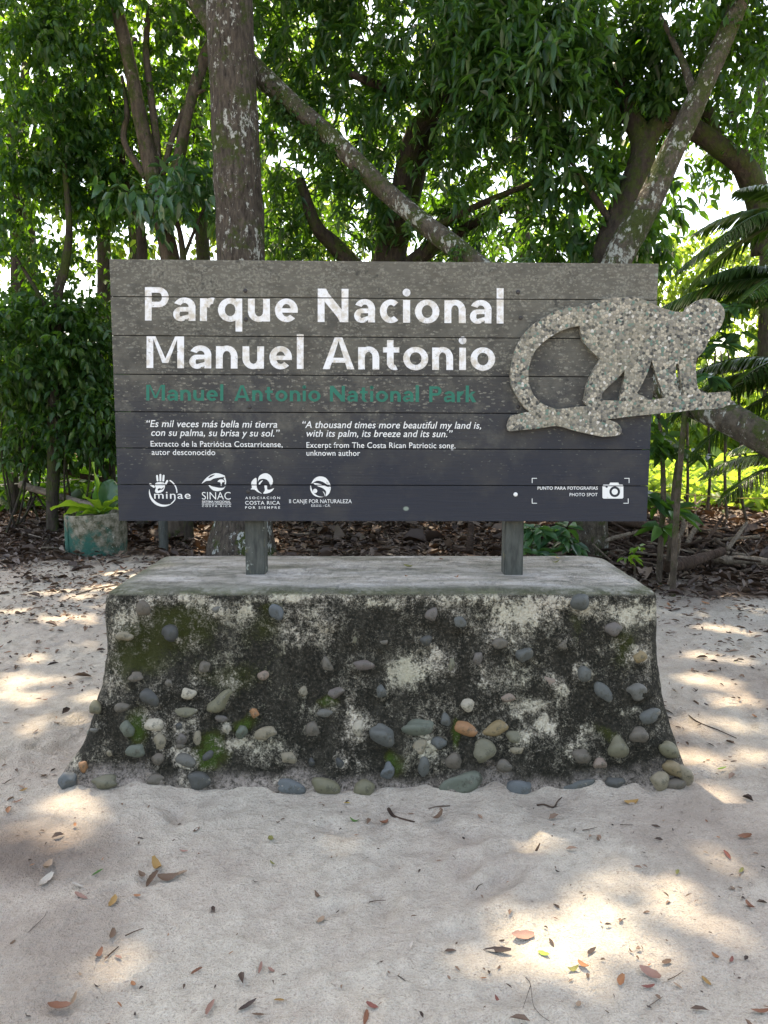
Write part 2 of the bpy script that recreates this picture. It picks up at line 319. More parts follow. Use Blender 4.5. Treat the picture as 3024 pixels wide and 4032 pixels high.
def build_ground():
    xs = np.concatenate([np.linspace(-60, -5, 24, endpoint=False), np.linspace(-5, 5, 420), np.linspace(5, 60, 25)[1:]])
    ys = np.concatenate([np.linspace(-30, 0.6, 14, endpoint=False), np.linspace(0.6, 6, 280, endpoint=False), np.linspace(6, 14, 150, endpoint=False), np.linspace(14, 140, 40)])
    X, Y = np.meshgrid(xs, ys); Z = ground_z(X, Y)
    # scuffs and prints pressed into the sand
    for k in range(520):
        x, y = rng.uniform(-3.2, 3.2), rng.uniform(1.3, 6.5)
        if abs(x) < 1.45 and 2.95 < y < 4.4: continue
        a = rng.uniform(0, 3.14); l, w_ = rng.uniform(0.06, 0.14), rng.uniform(0.03, 0.05); dx, dy = X - x, Y - y
        p, q = (dx * math.cos(a) + dy * math.sin(a)) / l, (-dx * math.sin(a) + dy * math.cos(a)) / w_; rr = p * p + q * q
        Z = Z + rng.uniform(0.005, 0.019) * (-np.exp(-rr) + 0.55 * np.exp(-(np.sqrt(rr) - 1.5) ** 2 * 4))
    dx_ = np.maximum(np.abs(X + .02) - 1.27, 0); dy_ = np.maximum(np.maximum(3.10 - Y, Y - 4.2), 0); dd = np.sqrt(dx_ ** 2 + dy_ ** 2)
    Z = Z + .055 * np.exp(-dd / .07) * np.clip(.5 + 2.2 * fbm(X * 5, Y * 5, 3, 44), 0, 1.3)
    nx, ny = len(xs), len(ys); V = np.stack([X, Y, Z], -1).reshape(-1, 3)
    i = np.arange(ny - 1)[:, None] * nx + np.arange(nx - 1)[None, :]
    Fq = np.stack([i, i + 1, i + nx + 1, i + nx], -1).reshape(-1, 4)
    x, y = V[:, 0], V[:, 1]; u, v = proj(V); jig = fbm(x * 2.2, y * 2.2, 5, 21)
    soil = np.clip((y - 7.9 + jig * 3.2 + np.clip(x - 1.2, 0, 3) * 0.75 + np.clip(-x - 4.5, 0, 3) * 0.3) / 1.0, 0, 1)
    damp = np.clip(1.5 - np.sqrt(((u - 130) / 330) ** 2 + ((v - 3350) / 105) ** 2) + jig * 1.6, 0, 1) * 0.92
    damp = np.maximum(damp, np.clip(fbm(x * 1.3, y * 1.3, 4, 33) * 3 - 0.45, 0, 0.4))
    damp = np.where((y < 0.5), 0, damp)
    o = put("ground", V, Fq, M['sand'], None, {"soil": soil, "damp": damp}); o["kind"] = "structure"; o["label"] = "pale trodden sand with scuffs"; return o
build_ground()

# ================================================================== PLINTH
ZT = 0.815
def plin(z):                         # side positions of the plinth at height z
    t = max(0.0, min(1.0, z / ZT)); f = (1 - t) ** 3.1
    return -1.215 - 0.21 * f, 1.195 + 0.15 * f, 3.235 - 0.13 * (1 - t) ** 1.6 - 0.03 * (1 - t), 4.17 + 0.06 * (1 - t)
def ring(z, inset, npf=170, nps=60):
    xl, xr, yf, yb = plin(z); xl += inset; xr -= inset; yf += inset; yb -= inset
    t = max(0.0, min(1.0, z / ZT))
    rf = max(0.01, 0.07 + 0.10 * (1 - t) - inset * 0.5); rb = max(0.01, 0.13 - inset * 0.5); rl = max(0.01, 0.05 + 0.08 * (1 - t) - inset * 0.5)
    pts = []
    def arc(cx, cy, r, a0, a1, n):
        for a in np.linspace(a0, a1, n): pts.append((cx + r * math.cos(a), cy + r * math.sin(a)))
    def line(p, q, n):
        for s in np.linspace(0, 1, n + 2)[1:-1]: pts.append((p[0] + (q[0] - p[0]) * s, p[1] + (q[1] - p[1]) * s))
    arc(xl + rf, yf + rf, rf, math.pi, 1.5 * math.pi, 8); line((xl + rf, yf), (xr - rf, yf), npf); arc(xr - rf, yf + rf, rf, 1.5 * math.pi, 2 * math.pi, 8)
    line((xr, yf + rf), (xr, yb - rb), nps); arc(xr - rb, yb - rb, rb, 0, 0.5 * math.pi, 8); line((xr - rb, yb), (xl + rl, yb), npf // 2)
    arc(xl + rl, yb - rl, rl, 0.5 * math.pi, math.pi, 8); line((xl, yb - rl), (xl, yf + rf), nps)
    return np.array(pts)
def front_hit(u, v):                 # photo pixel -> point on the plinth's front
    y = 3.2
    for _ in range(12):
        p = at(u, v, y); y = plin(max(0, p[2]))[2]
    return at(u, v, y)
PALE = [(500, 2400, 90, 60, .55), (700, 2345, 260, 28, .6), (950, 2400, 120, 60, .65), (1150, 2360, 250, 35, .75), (1230, 2440, 90, 70, .6), (1500, 2370, 200, 35, .7), (1190, 2520, 90, 60, .5), (1600, 2630, 95, 75, 1.0), (1700, 2590, 60, 60, .6),
        (1900, 2350, 200, 50, .8), (2070, 2420, 160, 80, 1.0), (2300, 2370, 160, 45, .85), (2480, 2380, 120, 50, .85), (1990, 2480, 90, 50, .7), (1960, 2650, 100, 70, .5), (2060, 2790, 90, 50, .75), (2140, 2860, 60, 40, .8), (2150, 2660, 90, 60, .35),
        (2570, 2560, 20, 120, .5), (2440, 2600, 60, 60, .25), (590, 2860, 70, 30, .6), (650, 2830, 60, 30, .5), (980, 2930, 90, 35, .7), (1050, 2980, 70, 30, .6), (1420, 2860, 60, 35, .8), (1650, 2950, 40, 60, .7), (1860, 2820, 70, 40, .5), (780, 2560, 90, 40, .35),
        (900, 2520, 60, 60, .5), (880, 2640, 60, 40, .35), (450, 2680, 40, 60, .4), (2080, 2920, 40, 40, .7), (2290, 2890, 100, 40, .45), (1240, 2820, 120, 30, .3), (1450, 3000, 150, 40, .2), (2490, 2800, 50, 25, .6), (420, 2480, 25, 130, .35), (1750, 2790, 80, 40, .4)]
MOSS = [(640, 2480, 180, 110, 1), (560, 2590, 120, 70, .9), (760, 2430, 130, 60, .8), (900, 2640, 160, 60, .5), (1060, 2480, 70, 60, .5), (2470, 2540, 40, 70, .9), (2290, 2440, 30, 60, .5), (860, 2950, 50, 60, 1.5), (820, 3010, 60, 25, 1.5), (530, 2890, 30, 60, 1.4), (980, 2830, 40, 30, 1.2), (1290, 2800, 40, 20, 1.2), (1560, 3000, 20, 40, 1.5), (1080, 2410, 40, 25, .8), (1790, 2870, 20, 40, 1.3), (2390, 2880, 30, 40, .7)]
def blobs_at(u, v, L):
    r = np.zeros(len(u))
    for (a, b, c, d, k) in L: r = np.maximum(r, k * np.exp(-0.7 * (((u - a) / c) ** 2 + ((v - b) / d) ** 2)))
    return r
PEB = {(200, 2150): [(680, 447, 95, 115, 10, 'brown'), (1212, 465, 95, 80, 0, 'grey'), (545, 648, 120, 75, 0, 'tan'), (872, 630, 110, 120, 0, 'dark'), (1125, 875, 85, 80, 20, 'brown'), (1547, 932, 85, 70, 20, 'pink'), (612, 948, 135, 90, 0, 'brown'), (865, 990, 85, 70, 0, 'brown'),
    (740, 1090, 150, 125, -35, 'dark'), (1000, 1055, 135, 90, -10, 'pale'), (1225, 1125, 195, 105, 38, 'olive'), (523, 1170, 115, 65, 5, 'brown'), (980, 1203, 145, 75, 5, 'olive'), (1237, 1250, 75, 50, -10, 'mauve'), (1482, 1207, 60, 65, 0, 'orange'), (567, 1318, 85, 115, 15, 'green'),
    (755, 1285, 110, 90, 0, 'pale'), (937, 1302, 50, 50, 0, 'dark'), (1068, 1388, 50, 105, 0, 'tan'), (1278, 1320, 50, 60, 30, 'pale'), (1388, 1345, 70, 90, -20, 'green'), (1570, 1352, 135, 85, 10, 'tan'), (800, 1415, 80, 110, 0, 'tan'), (950, 1390, 70, 80, 0, 'mauve'), (945, 1445, 60, 50, 0, 'brown'),
    (627, 1477, 125, 90, 0, 'green'), (787, 1543, 90, 75, 0, 'brown'), (990, 1555, 150, 80, -20, 'grey'), (1145, 1520, 90, 55, 35, 'dark'), (330, 1172, 85, 90, 0, 'olive'), (310, 1337, 50, 35, 0, 'grey'), (430, 1500, 45, 40, 0, 'tan'), (242, 1590, 55, 85, 0, 'orange'), (135, 1685, 110, 125, -15, 'blue'),
    (415, 1705, 185, 90, 0, 'olive'), (765, 1693, 110, 65, 5, 'brown'), (1082, 1695, 185, 110, 5, 'dark')],
 (1000, 2150): [(170, 478, 95, 130, 25, 'blue'), (550, 537, 125, 100, 15, 'brown'), (728, 648, 80, 115, 10, 'olive'), (933, 697, 100, 68, 40, 'brown'), (1290, 500, 125, 82, 50, 'mauve'), (1488, 548, 105, 95, 0, 'slate'), (1245, 688, 95, 75, 20, 'dark'), (535, 860, 75, 110, 15, 'brown'),
    (792, 858, 160, 80, 5, 'mauve'), (1430, 865, 65, 110, 0, 'olive'), (1622, 812, 65, 105, 0, 'mauve'), (357, 1048, 75, 70, -20, 'tan'), (588, 1058, 155, 80, 15, 'mauve'), (920, 1045, 95, 90, -20, 'slate'), (1545, 1150, 95, 105, 0, 'pale'), (513, 1210, 105, 60, -5, 'grey'), (430, 1325, 95, 105, 0, 'brown'),
    (750, 1320, 70, 120, -30, 'pale'), (930, 1350, 175, 130, -35, 'slate'), (1205, 1308, 220, 105, -5, 'green'), (1392, 1265, 65, 95, 5, 'slate'), (1540, 1315, 175, 105, -10, 'orange'), (1337, 1415, 110, 85, 0, 'slate'), (248, 1528, 110, 90, 0, 'tan'), (418, 1562, 45, 60, -20, 'dark'), (628, 1572, 50, 90, 25, 'dark'),
    (968, 1623, 80, 105, -15, 'blue'), (1228, 1590, 70, 135, 0, 'slate'), (1455, 1545, 110, 120, -10, 'brown'), (1210, 1450, 90, 110, -15, 'tan'), (258, 1735, 200, 100, -10, 'blue'), (525, 1730, 180, 115, -20, 'olive'), (805, 1760, 130, 135, 0, 'olive'), (1505, 1708, 280, 140, 15, 'green')],
 (1850, 2150): [(208, 705, 115, 80, 20, 'brown'), (385, 780, 125, 105, 20, 'slate'), (795, 398, 130, 120, -10, 'slate'), (1045, 600, 130, 95, -10, 'mauve'), (675, 705, 90, 80, 10, 'brown'), (1220, 797, 105, 90, -15, 'ochre'), (825, 925, 105, 115, 10, 'slate'), (610, 1000, 165, 75, -40, 'pink'), (958, 1060, 190, 105, -55, 'slate'),
    (1208, 1048, 145, 115, 0, 'grey'), (272, 1095, 100, 70, -10, 'pink'), (1290, 1230, 145, 85, 20, 'slate'), (187, 1315, 170, 90, 15, 'ochre'), (330, 1388, 120, 85, -20, 'olive'), (98, 1478, 155, 150, 0, 'olive'), (345, 1480, 95, 55, 0, 'tan'), (240, 1585, 110, 85, 0, 'brown'), (800, 1510, 110, 100, 0, 'brown'),
    (1060, 1445, 125, 145, 0, 'olive'), (1218, 1358, 125, 105, 0, 'brown'), (938, 1570, 80, 75, 0, 'pink'), (1440, 1470, 140, 90, -40, 'olive'), (1475, 1610, 150, 95, -35, 'ochre'), (1355, 1690, 115, 140, -10, 'tan'), (1555, 1645, 150, 80, -60, 'tan'), (1480, 1725, 140, 80, 0, 'brown'), (1058, 1705, 130, 75, -5, 'dark'),
    (770, 1735, 220, 65, 15, 'slate'), (355, 1770, 190, 130, -5, 'blue')]}
S_ = 900 / 1659; STONES = []
for (ox, oy), lst in PEB.items():
    for (cx, cy, wd, ht, ang, cname) in lst:
        if cy > 1100: wd *= 1.12; ht *= 1.12
        p = front_hit(ox + cx * S_, oy + cy * S_); p[2] = max(p[2], .018); STONES.append((p, wd * pxm(3.3) * S_ / 2 * 1.04, ht * pxm(3.3) * S_ / 2 * 1.04, ang, cname))
def collar(x, z):
    r = np.zeros(len(x))
    for p, a, b, ang, _ in STONES:
        c_, s_ = math.cos(R(ang)), math.sin(R(ang)); dx, dz = x - p[0], z - p[2]; q = ((dx * c_ + dz * s_) / (a * 1.25 + .006)) ** 2 + ((-dx * s_ + dz * c_) / (b * 1.25 + .006)) ** 2
        r = np.maximum(r, min(a, b) * .75 * np.exp(-q ** 2 * .8))
    return r
def build_plinth():
    rings, top = [], []
    for z in np.linspace(-0.08, ZT - 0.035, 60): rings.append((z, 0.0, 0.0))
    for a in np.linspace(0, math.pi / 2, 7)[1:]: rings.append((ZT - 0.035 + 0.035 * math.sin(a), 0.035 * (1 - math.cos(a)), max(0, math.sin(a) - .3)))
    for i in np.linspace(0.05, 0.44, 22): rings.append((ZT + 0.004 * (i > .06), float(i), 1.0))
    P = [ring(min(z, ZT), ins) for z, ins, tp in rings]; n = len(P[0]); V = []; T = []
    for (z, ins, tp), p in zip(rings, P): V.append(np.column_stack([p, np.full(n, z)])); T.append(np.full(n, tp))
    V = np.concatenate(V); T = np.concatenate(T)
    ctr = np.array([0, 3.7, 0.4]); x, y, z = V[:, 0], V[:, 1], V[:, 2]
    side = nrm(np.column_stack([np.where(np.abs(x) > 1.1, np.sign(x) * (np.abs(x) - 1.05) * 6, 0), np.where(y < 3.4, -1.0, np.where(y > 4.1, 1.0, 0)), np.zeros(len(V))]))
    lump = 0.034 * fbm((x + y) * 7, z * 7 + y * 3, 4, 2) + 0.030 * fbm((x + y * .7) * 2.5, z * 2.5, 3, 4) * (1 - z / ZT)
    V = V + side * (lump * (1 - T))[:, None]; V[:, 1] -= np.where((V[:, 1] < 3.36) & (T < .2), collar(V[:, 0], V[:, 2]), 0); V[:, 2] += T * 0.008 * fbm(x * 3, y * 3, 3, 7)
    m_ = len(P); i = np.arange(m_ - 1)[:, None] * n + np.arange(n)[None, :]; j = np.arange(m_ - 1)[:, None] * n + (np.arange(n)[None, :] + 1) % n
    Fq = np.stack([i, j, j + n, i + n], -1).reshape(-1, 4)
    u, v = proj(V); front = V[:, 1] < 3.36
    wu = u + 170 * fbm(x * 5, z * 5, 5, 61); wv = v + 150 * fbm(x * 5, z * 5, 5, 71)
    pale = np.where(front, 0.06 + 1.0 * blobs_at(wu, wv, PALE) + 0.5 * fbm(x * 4, z * 4, 4, 81), 0.35 + 0.5 * (z > .6))
    for p_, a_, b_, an_, cn_ in STONES:
        kk = random.choice([0, 0, 0, .2, .3, .55]); c_, s_ = math.cos(R(an_)), math.sin(R(an_)); dx, dz = V[:, 0] - p_[0] - a_ * random.uniform(-.3, .3), V[:, 2] - p_[2] - b_ * random.uniform(-.3, .8); q = np.sqrt(((dx * c_ + dz * s_) / (a_ * 1.45)) ** 2 + ((-dx * s_ + dz * c_) / (b_ * 1.45)) ** 2)
        pale = np.maximum(pale, np.where(front, kk * np.clip((1.2 - q) / .3, 0, 1), 0))
    moss = np.where(front, blobs_at(wu, wv, MOSS), 0.25)
    sandy = np.clip(1.1 - z / 0.10 + 2.5 * fbm(x * 6, z * 6, 3, 40), 0, 1)
    lush = np.where(front, .8 * blobs_at(wu, wv, [q for q in MOSS if q[4] > 1.1]), 0)
    root = thing("stone_plinth", "mossy rendered plinth studded with river pebbles, carrying the park sign", "plinth", (0, 3.7, 0))
    m = NM("plinth_render"); co = m.co
    n1 = m.noise(9, 8, 0.72, m.scale((1.15, 1, .7)), dist=0.3); n2 = m.noise(48, 5, 0.7); n3 = m.noise(150, 3, 0.6); n0 = m.noise(3.0, 4, 0.6)
    fld = m.math('ADD', m.math('MULTIPLY', m.math('SUBTRACT', n1, 0.5), 2.4), m.math('MULTIPLY', m.math('SUBTRACT', n2, 0.5), 1.7))
    fld = m.math('ADD', fld, m.math('MULTIPLY', m.math('SUBTRACT', n3, 0.5), 1.1))
    pf = m.math('ADD', m.attr("pale"), fld)
    f1 = m.ramp(pf, (0.20, 0.0), (0.46, 0.28), (0.72, 1.0))
    n4 = m.noise(75, 6, .75)
    dark = m.ramp(n4, (.34, (0.006, 0.007, 0.005)), (.53, (0.024, 0.022, 0.016)), (.66, (0.075, 0.066, 0.05)), (.78, (0.19, 0.17, 0.135)))
    drip = m.ramp(m.noise(13, 5, .6, m.scale((1, 1, .10))), (.50, 0.0), (.66, .8))
    f1 = m.mix(m.math('MULTIPLY', drip, m.math('SUBTRACT', 1.0, m.math('MULTIPLY', m.attr('pale'), .75), True)), f1, (.05, .05, .05))
    mossc = m.mix(n3, (0.014, 0.017, 0.003), (0.045, 0.05, 0.010))
    dark = m.mix(m.ramp(m.math('ADD', m.attr("moss"), m.math('MULTIPLY', fld, 0.5)), (0.2, 0.0), (0.55, 0.9)), dark, mossc)
    dark = m.mix(m.ramp(m.math('ADD', m.attr("lush"), m.math('MULTIPLY', fld, 0.6)), (0.45, 0.0), (0.8, 0.9)), dark, m.mix(n3, (0.018, 0.034, 0.005), (0.06, 0.10, 0.018)))
    palec = m.ramp(n4, (.3, (0.16, 0.14, 0.10)), (.48, (0.38, 0.34, 0.265)), (.64, (0.55, 0.50, 0.41))); palec = m.mix(m.ramp(n0, (0.4, 0.0), (0.7, 0.6)), palec, (0.38, 0.37, 0.26))
    c = m.mix(f1, dark, palec)
    c = m.mix(m.math('MULTIPLY', m.attr("sandy"), m.ramp(m.math('ADD', n2, m.math('MULTIPLY', n3, .5)), (0.62, 0.15), (0.85, 0.95))), c, (0.36, 0.31, 0.27))
    topc = m.ramp(m.noise(5, 7, 0.65, m.scale((0.6, 1.6, 1))), (0.34, (0.17, 0.165, 0.13)), (0.50, (0.33, 0.31, 0.27)), (0.66, (0.47, 0.445, 0.41)))
    topc = m.mix(m.math('MULTIPLY', m.attr("edge"), m.ramp(m.math('ADD', n1, m.math('MULTIPLY', n2, .3)), (0.45, 0.3), (0.72, 1.0))), topc, (0.115, 0.122, 0.07))
    c = m.mix(m.ramp(m.attr("top"), (0.25, 0.0), (0.6, 1.0)), c, topc)
    hb = m.math('ADD', m.math('MULTIPLY', f1, 0.35), m.math('ADD', m.math('MULTIPLY', n2, 0.7), m.math('MULTIPLY', n3, 0.35)))
    M['plinth'] = m.done(c, 0.93, m.bump(hb, 0.022, 1.0), 0.15)
    edge = np.exp(-((V[:, 1] - 3.24) / 0.11) ** 2) * (np.abs(V[:, 0]) < 1.3) * 1.0 + 0.7 * np.exp(-((np.abs(V[:, 0]) - 1.2) / 0.07) ** 2)
    body = put("body", V, Fq, M['plinth'], root, {"pale": pale, "moss": moss, "lush": lush, "sandy": sandy, "top": T, "edge": np.clip(edge, 0, 1)})
    bm = bmesh.new(); bm.from_mesh(body.data); bm.verts.ensure_lookup_table(); bm.faces.new([bm.verts[(m_ - 1) * n + k] for k in range(n)]); bm.to_mesh(body.data); bm.free()
    return root
plinth = build_plinth()
PCOL = {'slate': (0.088, 0.096, 0.09), 'blue': (0.105, 0.122, 0.13), 'dark': (0.042, 0.045, 0.044), 'grey': (0.125, 0.122, 0.105), 'brown': (0.125, 0.105, 0.08), 'mauve': (0.13, 0.108, 0.095), 'tan': (0.25, 0.215, 0.145), 'olive': (0.165, 0.155, 0.095), 'orange': (0.33, 0.165, 0.07), 'ochre': (0.25, 0.18, 0.08), 'pale': (0.42, 0.38, 0.29), 'green': (0.115, 0.135, 0.10), 'pink': (0.26, 0.195, 0.15)}
for k, cc in PCOL.items():
    m = NM("pebble_" + k); r = m.n("ShaderNodeObjectInfo").outputs["Random"]
    cc = tuple(x * .72 for x in cc); a = m.noise(22, 5, 0.6); c = m.mix(a, tuple(x * 0.6 for x in cc), tuple(min(1, x * 1.3) for x in cc)); c = m.mix(m.math('MULTIPLY', r, 0.3), c, (0.10, 0.10, 0.085))
    c = m.mix(m.ramp(m.noise(34, 5, .7), (0.60, 0.0), (0.68, 0.6)), c, (0.30, 0.27, 0.22)); c = m.mix(m.ramp(m.noise(18, 6, .75), (0.54, 0.0), (0.64, 0.8)), c, (0.03, 0.03, 0.02))
    M['p_' + k] = m.done(c, 0.62, m.bump(m.noise(60, 4), 0.003, 0.6), 0.35)
def pebble_mesh(a, b, d, seed, angular):
    bm = bmesh.new(); bmesh.ops.create_icosphere(bm, subdivisions=3, radius=1); V = np.array([v.co for v in bm.verts])
    for k in range(angular):           # flats worn on the stone
        q = nrm(np.random.default_rng(seed * 31 + k).normal(size=3)); h = 0.62 + 0.2 * random.random(); s = V @ q; V = V - np.outer(np.clip(s - h, 0, None) * 0.85, q)
    f = 1 + 0.22 * (vn(V[:, 0] * 1.1 + seed, V[:, 1] * 1.1 + V[:, 2], 1) - 0.5) * 2; V = V * f[:, None] * np.array([a, d, b])
    for v, cc in zip(bm.verts, V): v.co = cc
    me = bpy.data.meshes.new("pebble"); bm.to_mesh(me); bm.free(); me.polygons.foreach_set("use_smooth", np.full(len(me.polygons), True)); return me
k = 0; S_ = 900 / 1659
for (p, a_, b_, ang, cname) in STONES:
    k += 1; d = min(a_, b_) * random.uniform(0.7, 0.9); o = link("pebble", pebble_mesh(a_, b_, d, k, random.choice([1, 2, 3, 5])), M['p_' + cname], plinth)
    o.rotation_euler = Matrix.Rotation(R(ang), 3, Vector((0, -1, 0))).to_euler(); o.location = Vector(p - wloc(plinth)) + Vector((0, -min(a_, b_) * .55 + .004, 0))
# pebbles standing out of the plinth's two flanks
for sx in (-1, 1):
    for (y, z, a, b) in ((3.45, 0.10, .05, .04), (3.62, .2, .05, .035), (3.4, .33, .045, .035), (3.8, .07, .06, .045), (3.55, .42, .04, .035), (3.42, .55, .035, .03)):
        k += 1; xl, xr, yf, yb = plin(z); o = link("pebble", pebble_mesh(a, b, a * .6, k, 2), M['p_' + random.choice(['olive', 'grey', 'tan', 'slate', 'green'])], plinth)
        o.rotation_euler = (0, 0, R(90)); o.location = Vector((xl if sx < 0 else xr, y, z)) - plinth.location

# ================================================================== SIGN
YB = 3.555; TH = 0.045
sign = thing("park_sign", "large grey wooden plank park sign with white lettering on two posts", "sign", (0, YB + 0.09, ZT))
m = NM("weathered_plank"); sp = m.n("ShaderNodeSeparateXYZ"); m.l(m.co, sp.inputs[0])
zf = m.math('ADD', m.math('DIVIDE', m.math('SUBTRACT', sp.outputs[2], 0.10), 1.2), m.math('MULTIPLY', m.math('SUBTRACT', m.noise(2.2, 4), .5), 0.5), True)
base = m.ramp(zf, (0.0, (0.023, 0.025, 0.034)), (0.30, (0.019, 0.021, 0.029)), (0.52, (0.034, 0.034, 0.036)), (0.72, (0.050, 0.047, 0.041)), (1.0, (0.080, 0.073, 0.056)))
gco = m.scale((1.2, 1, 26)); base = m.mix(m.ramp(m.noise(5, 7, .65, gco), (0.3, 0.45), (0.62, 0.0)), base, (0.028, 0.028, 0.030))
base = m.mix(m.ramp(m.noise(4, 4, .6), (.5, 0.0), (.7, .25)), base, (0.10, 0.088, 0.064))
rot = m.n("ShaderNodeMapping"); rot.inputs["Rotation"].default_value = (0, R(-32), 0); rot.inputs["Scale"].default_value = (1, 1, 2.6); m.l(m.co, rot.inputs[0])
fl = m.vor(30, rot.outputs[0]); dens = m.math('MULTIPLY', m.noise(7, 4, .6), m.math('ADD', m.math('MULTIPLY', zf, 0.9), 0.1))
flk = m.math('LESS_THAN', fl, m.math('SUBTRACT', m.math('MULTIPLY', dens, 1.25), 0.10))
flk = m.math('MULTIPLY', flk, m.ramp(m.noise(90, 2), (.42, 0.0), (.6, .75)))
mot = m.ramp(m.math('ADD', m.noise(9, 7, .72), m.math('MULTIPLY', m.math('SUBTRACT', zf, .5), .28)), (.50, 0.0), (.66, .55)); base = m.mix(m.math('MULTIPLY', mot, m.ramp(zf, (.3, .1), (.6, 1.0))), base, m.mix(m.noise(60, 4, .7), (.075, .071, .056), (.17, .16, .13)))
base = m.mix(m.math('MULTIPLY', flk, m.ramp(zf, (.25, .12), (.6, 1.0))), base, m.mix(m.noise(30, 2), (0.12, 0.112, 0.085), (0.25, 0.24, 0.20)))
base = m.mix(m.ramp(m.math('ADD', m.noise(14, 6, .7), m.math('MULTIPLY', zf, .1)), (.70, 0.0), (.76, .7)), base, (0.02, 0.02, 0.018))
base = m.mix(m.ramp(m.vor(2.6, m.scale((1, 1, 1.3))), (.03, .7), (.045, 0.0)), base, (0.26, 0.31, 0.25))
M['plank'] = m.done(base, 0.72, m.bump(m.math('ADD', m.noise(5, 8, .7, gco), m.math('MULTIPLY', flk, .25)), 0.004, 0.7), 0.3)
M['gap'] = NM("gap_shade_backing").done((0.01, 0.01, 0.01), 0.9)  # near-black sheet set behind the planks so their gaps read as shaded
m = NM("weathered_post"); c = m.ramp(m.noise(14, 6, .65, m.scale((3, 3, .6))), (.3, (.03, .033, .030)), (.7, (.085, .09, .078))); c = m.mix(m.ramp(m.noise(11, 4, .6), (.6, 0.0), (.66, .7)), c, (.12, .115, .06)); c = m.mix(m.ramp(m.noise(16, 4, .6), (.66, 0.0), (.7, .7)), c, (.3, .33, .29))
M['post'] = m.done(c, .8, m.bump(m.noise(20, 5, .6, m.scale((3, 3, .4))), .006, .8))
vL = [1020, 1167.7, 1321, 1473.4, 1621, 1764, 1908, 2051]; vR = [1038, 1182, 1335, 1485, 1630, 1771, 1913.7, 2053]
def edgeL(v): return 430 + (468 - 430) * (v - 1020) / 1031
def edgeR(v): return 2594 + (2546 - 2594) * (v - 1038) / 1015
def build_board():
    bm = bmesh.new(); g = 0.0019
    for i in range(7):
        tl, tr = at(edgeL(vL[i]), vL[i], YB), at(edgeR(vR[i]), vR[i], YB); bl, br = at(edgeL(vL[i + 1]), vL[i + 1], YB), at(edgeR(vR[i + 1]), vR[i + 1], YB)
        for q in (tl, tr): q[2] -= g if i else 0
        for q in (bl, br): q[2] += g if i < 6 else 0
        e = random.uniform(-.0015, .0015); back = np.array([0, TH, 0]); off = np.array([0, e, 0])
        vv = [bm.verts.new(tuple(q)) for q in (bl + off, br + off, tr + off, tl + off, bl + back, br + back, tr + back, tl + back)]
        for f in ((0, 1, 2, 3), (5, 4, 7, 6), (3, 2, 6, 7), (1, 0, 4, 5), (0, 3, 7, 4), (2, 1, 5, 6)): bm.faces.new([vv[t] for t in f])
    bmesh.ops.bevel(bm, geom=bm.edges[:], offset=0.0018, segments=2, profile=.7, affect='EDGES')
    nf = len(bm.faces)
    p0, p1 = at(470, 1040, YB), at(2540, 2045, YB); V, Fq = box_arrays(p0[0] + .02, p1[0] - .02, YB + TH * .45, YB + TH * .8, p1[2] + .02, p0[2] - .02)
    vv = [bm.verts.new(q) for q in V]
    for f in Fq: bm.faces.new([vv[t] for t in f]).material_index = 1
    L = Vector(wloc(sign))
    for v in bm.verts: v.co -= L
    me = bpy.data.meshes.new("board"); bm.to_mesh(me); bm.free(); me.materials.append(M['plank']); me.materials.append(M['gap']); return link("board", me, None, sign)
board = build_board()
for (u0, u1) in ((958, 1047), (1975, 2062)):
    p = at(u0, 2268, 3.602); q = at(u1, 2268, 3.602); bm = bmesh.new(); V, Fq = box_arrays(p[0] + .012, q[0] - .004, 3.602, 3.70, ZT - .02, at(1500, 1060, 3.6)[2])
    vv = [bm.verts.new(Vector(t) - Vector(wloc(sign))) for t in V]
    for f in Fq: bm.faces.new([vv[t] for t in f])
    bmesh.ops.bevel(bm, geom=bm.edges[:], offset=0.004, segments=2, affect='EDGES'); me = bpy.data.meshes.new("post"); bm.to_mesh(me); bm.free(); link("post", me, M['post'], sign)
# --- paint
m = NM("white_paint"); c = m.mix(m.ramp(m.noise(26, 6, .7), (.47, 0.0), (.64, .8)), (.66, .66, .665), (.42, .36, .27)); c = m.mix(m.ramp(m.noise(60, 5, .7), (.63, 0.0), (.70, .8)), c, (.13, .115, .09))
c = m.mix(m.ramp(m.noise(9, 3, .6), (.5, 0.0), (.75, .35)), c, (.62, .58, .5)); M['white'] = m.done(c, .6, m.bump(m.noise(40, 4), .002, .5), .3)
m = NM("thin_white_paint"); c = m.mix(m.ramp(m.noise(50, 5, .7), (.60, 0.0), (.72, .75)), (.66, .66, .64), (.25, .23, .18)); M['white2'] = m.done(c, .6, None, .3)
m = NM("green_paint"); c = m.mix(m.ramp(m.noise(30, 6, .7), (.56, 0.0), (.72, .6)), (.010, .125, .085), (.06, .12, .095)); M['green'] = m.done(c, .6, None, .3)
M['board_dark'] = NM("dark_board_ink").done((.035, .036, .040), .7)
def to_mesh(o, name):
    dg = bpy.context.evaluated_depsgraph_get(); me = bpy.data.meshes.new_from_object(o.evaluated_get(dg)); d = o.data; bpy.data.objects.remove(o); bpy.data.curves.remove(d); me.name = name; return me
def text_np(s, bold=0.0, shear=0.0, space=1.0):
    cu = bpy.data.curves.new("lettering", 'FONT'); cu.body = s; cu.size = 1; cu.offset = bold; cu.shear = shear; cu.space_character = space; cu.resolution_u = 5
    o = bpy.data.objects.new("lettering", cu); col.objects.link(o); bpy.context.view_layer.update(); return to_mesh(o, "lettering")
def capheight():
    me = text_np("H"); z = [v.co.y for v in me.vertices]; bpy.data.meshes.remove(me); return max(z)
CAPH = capheight()
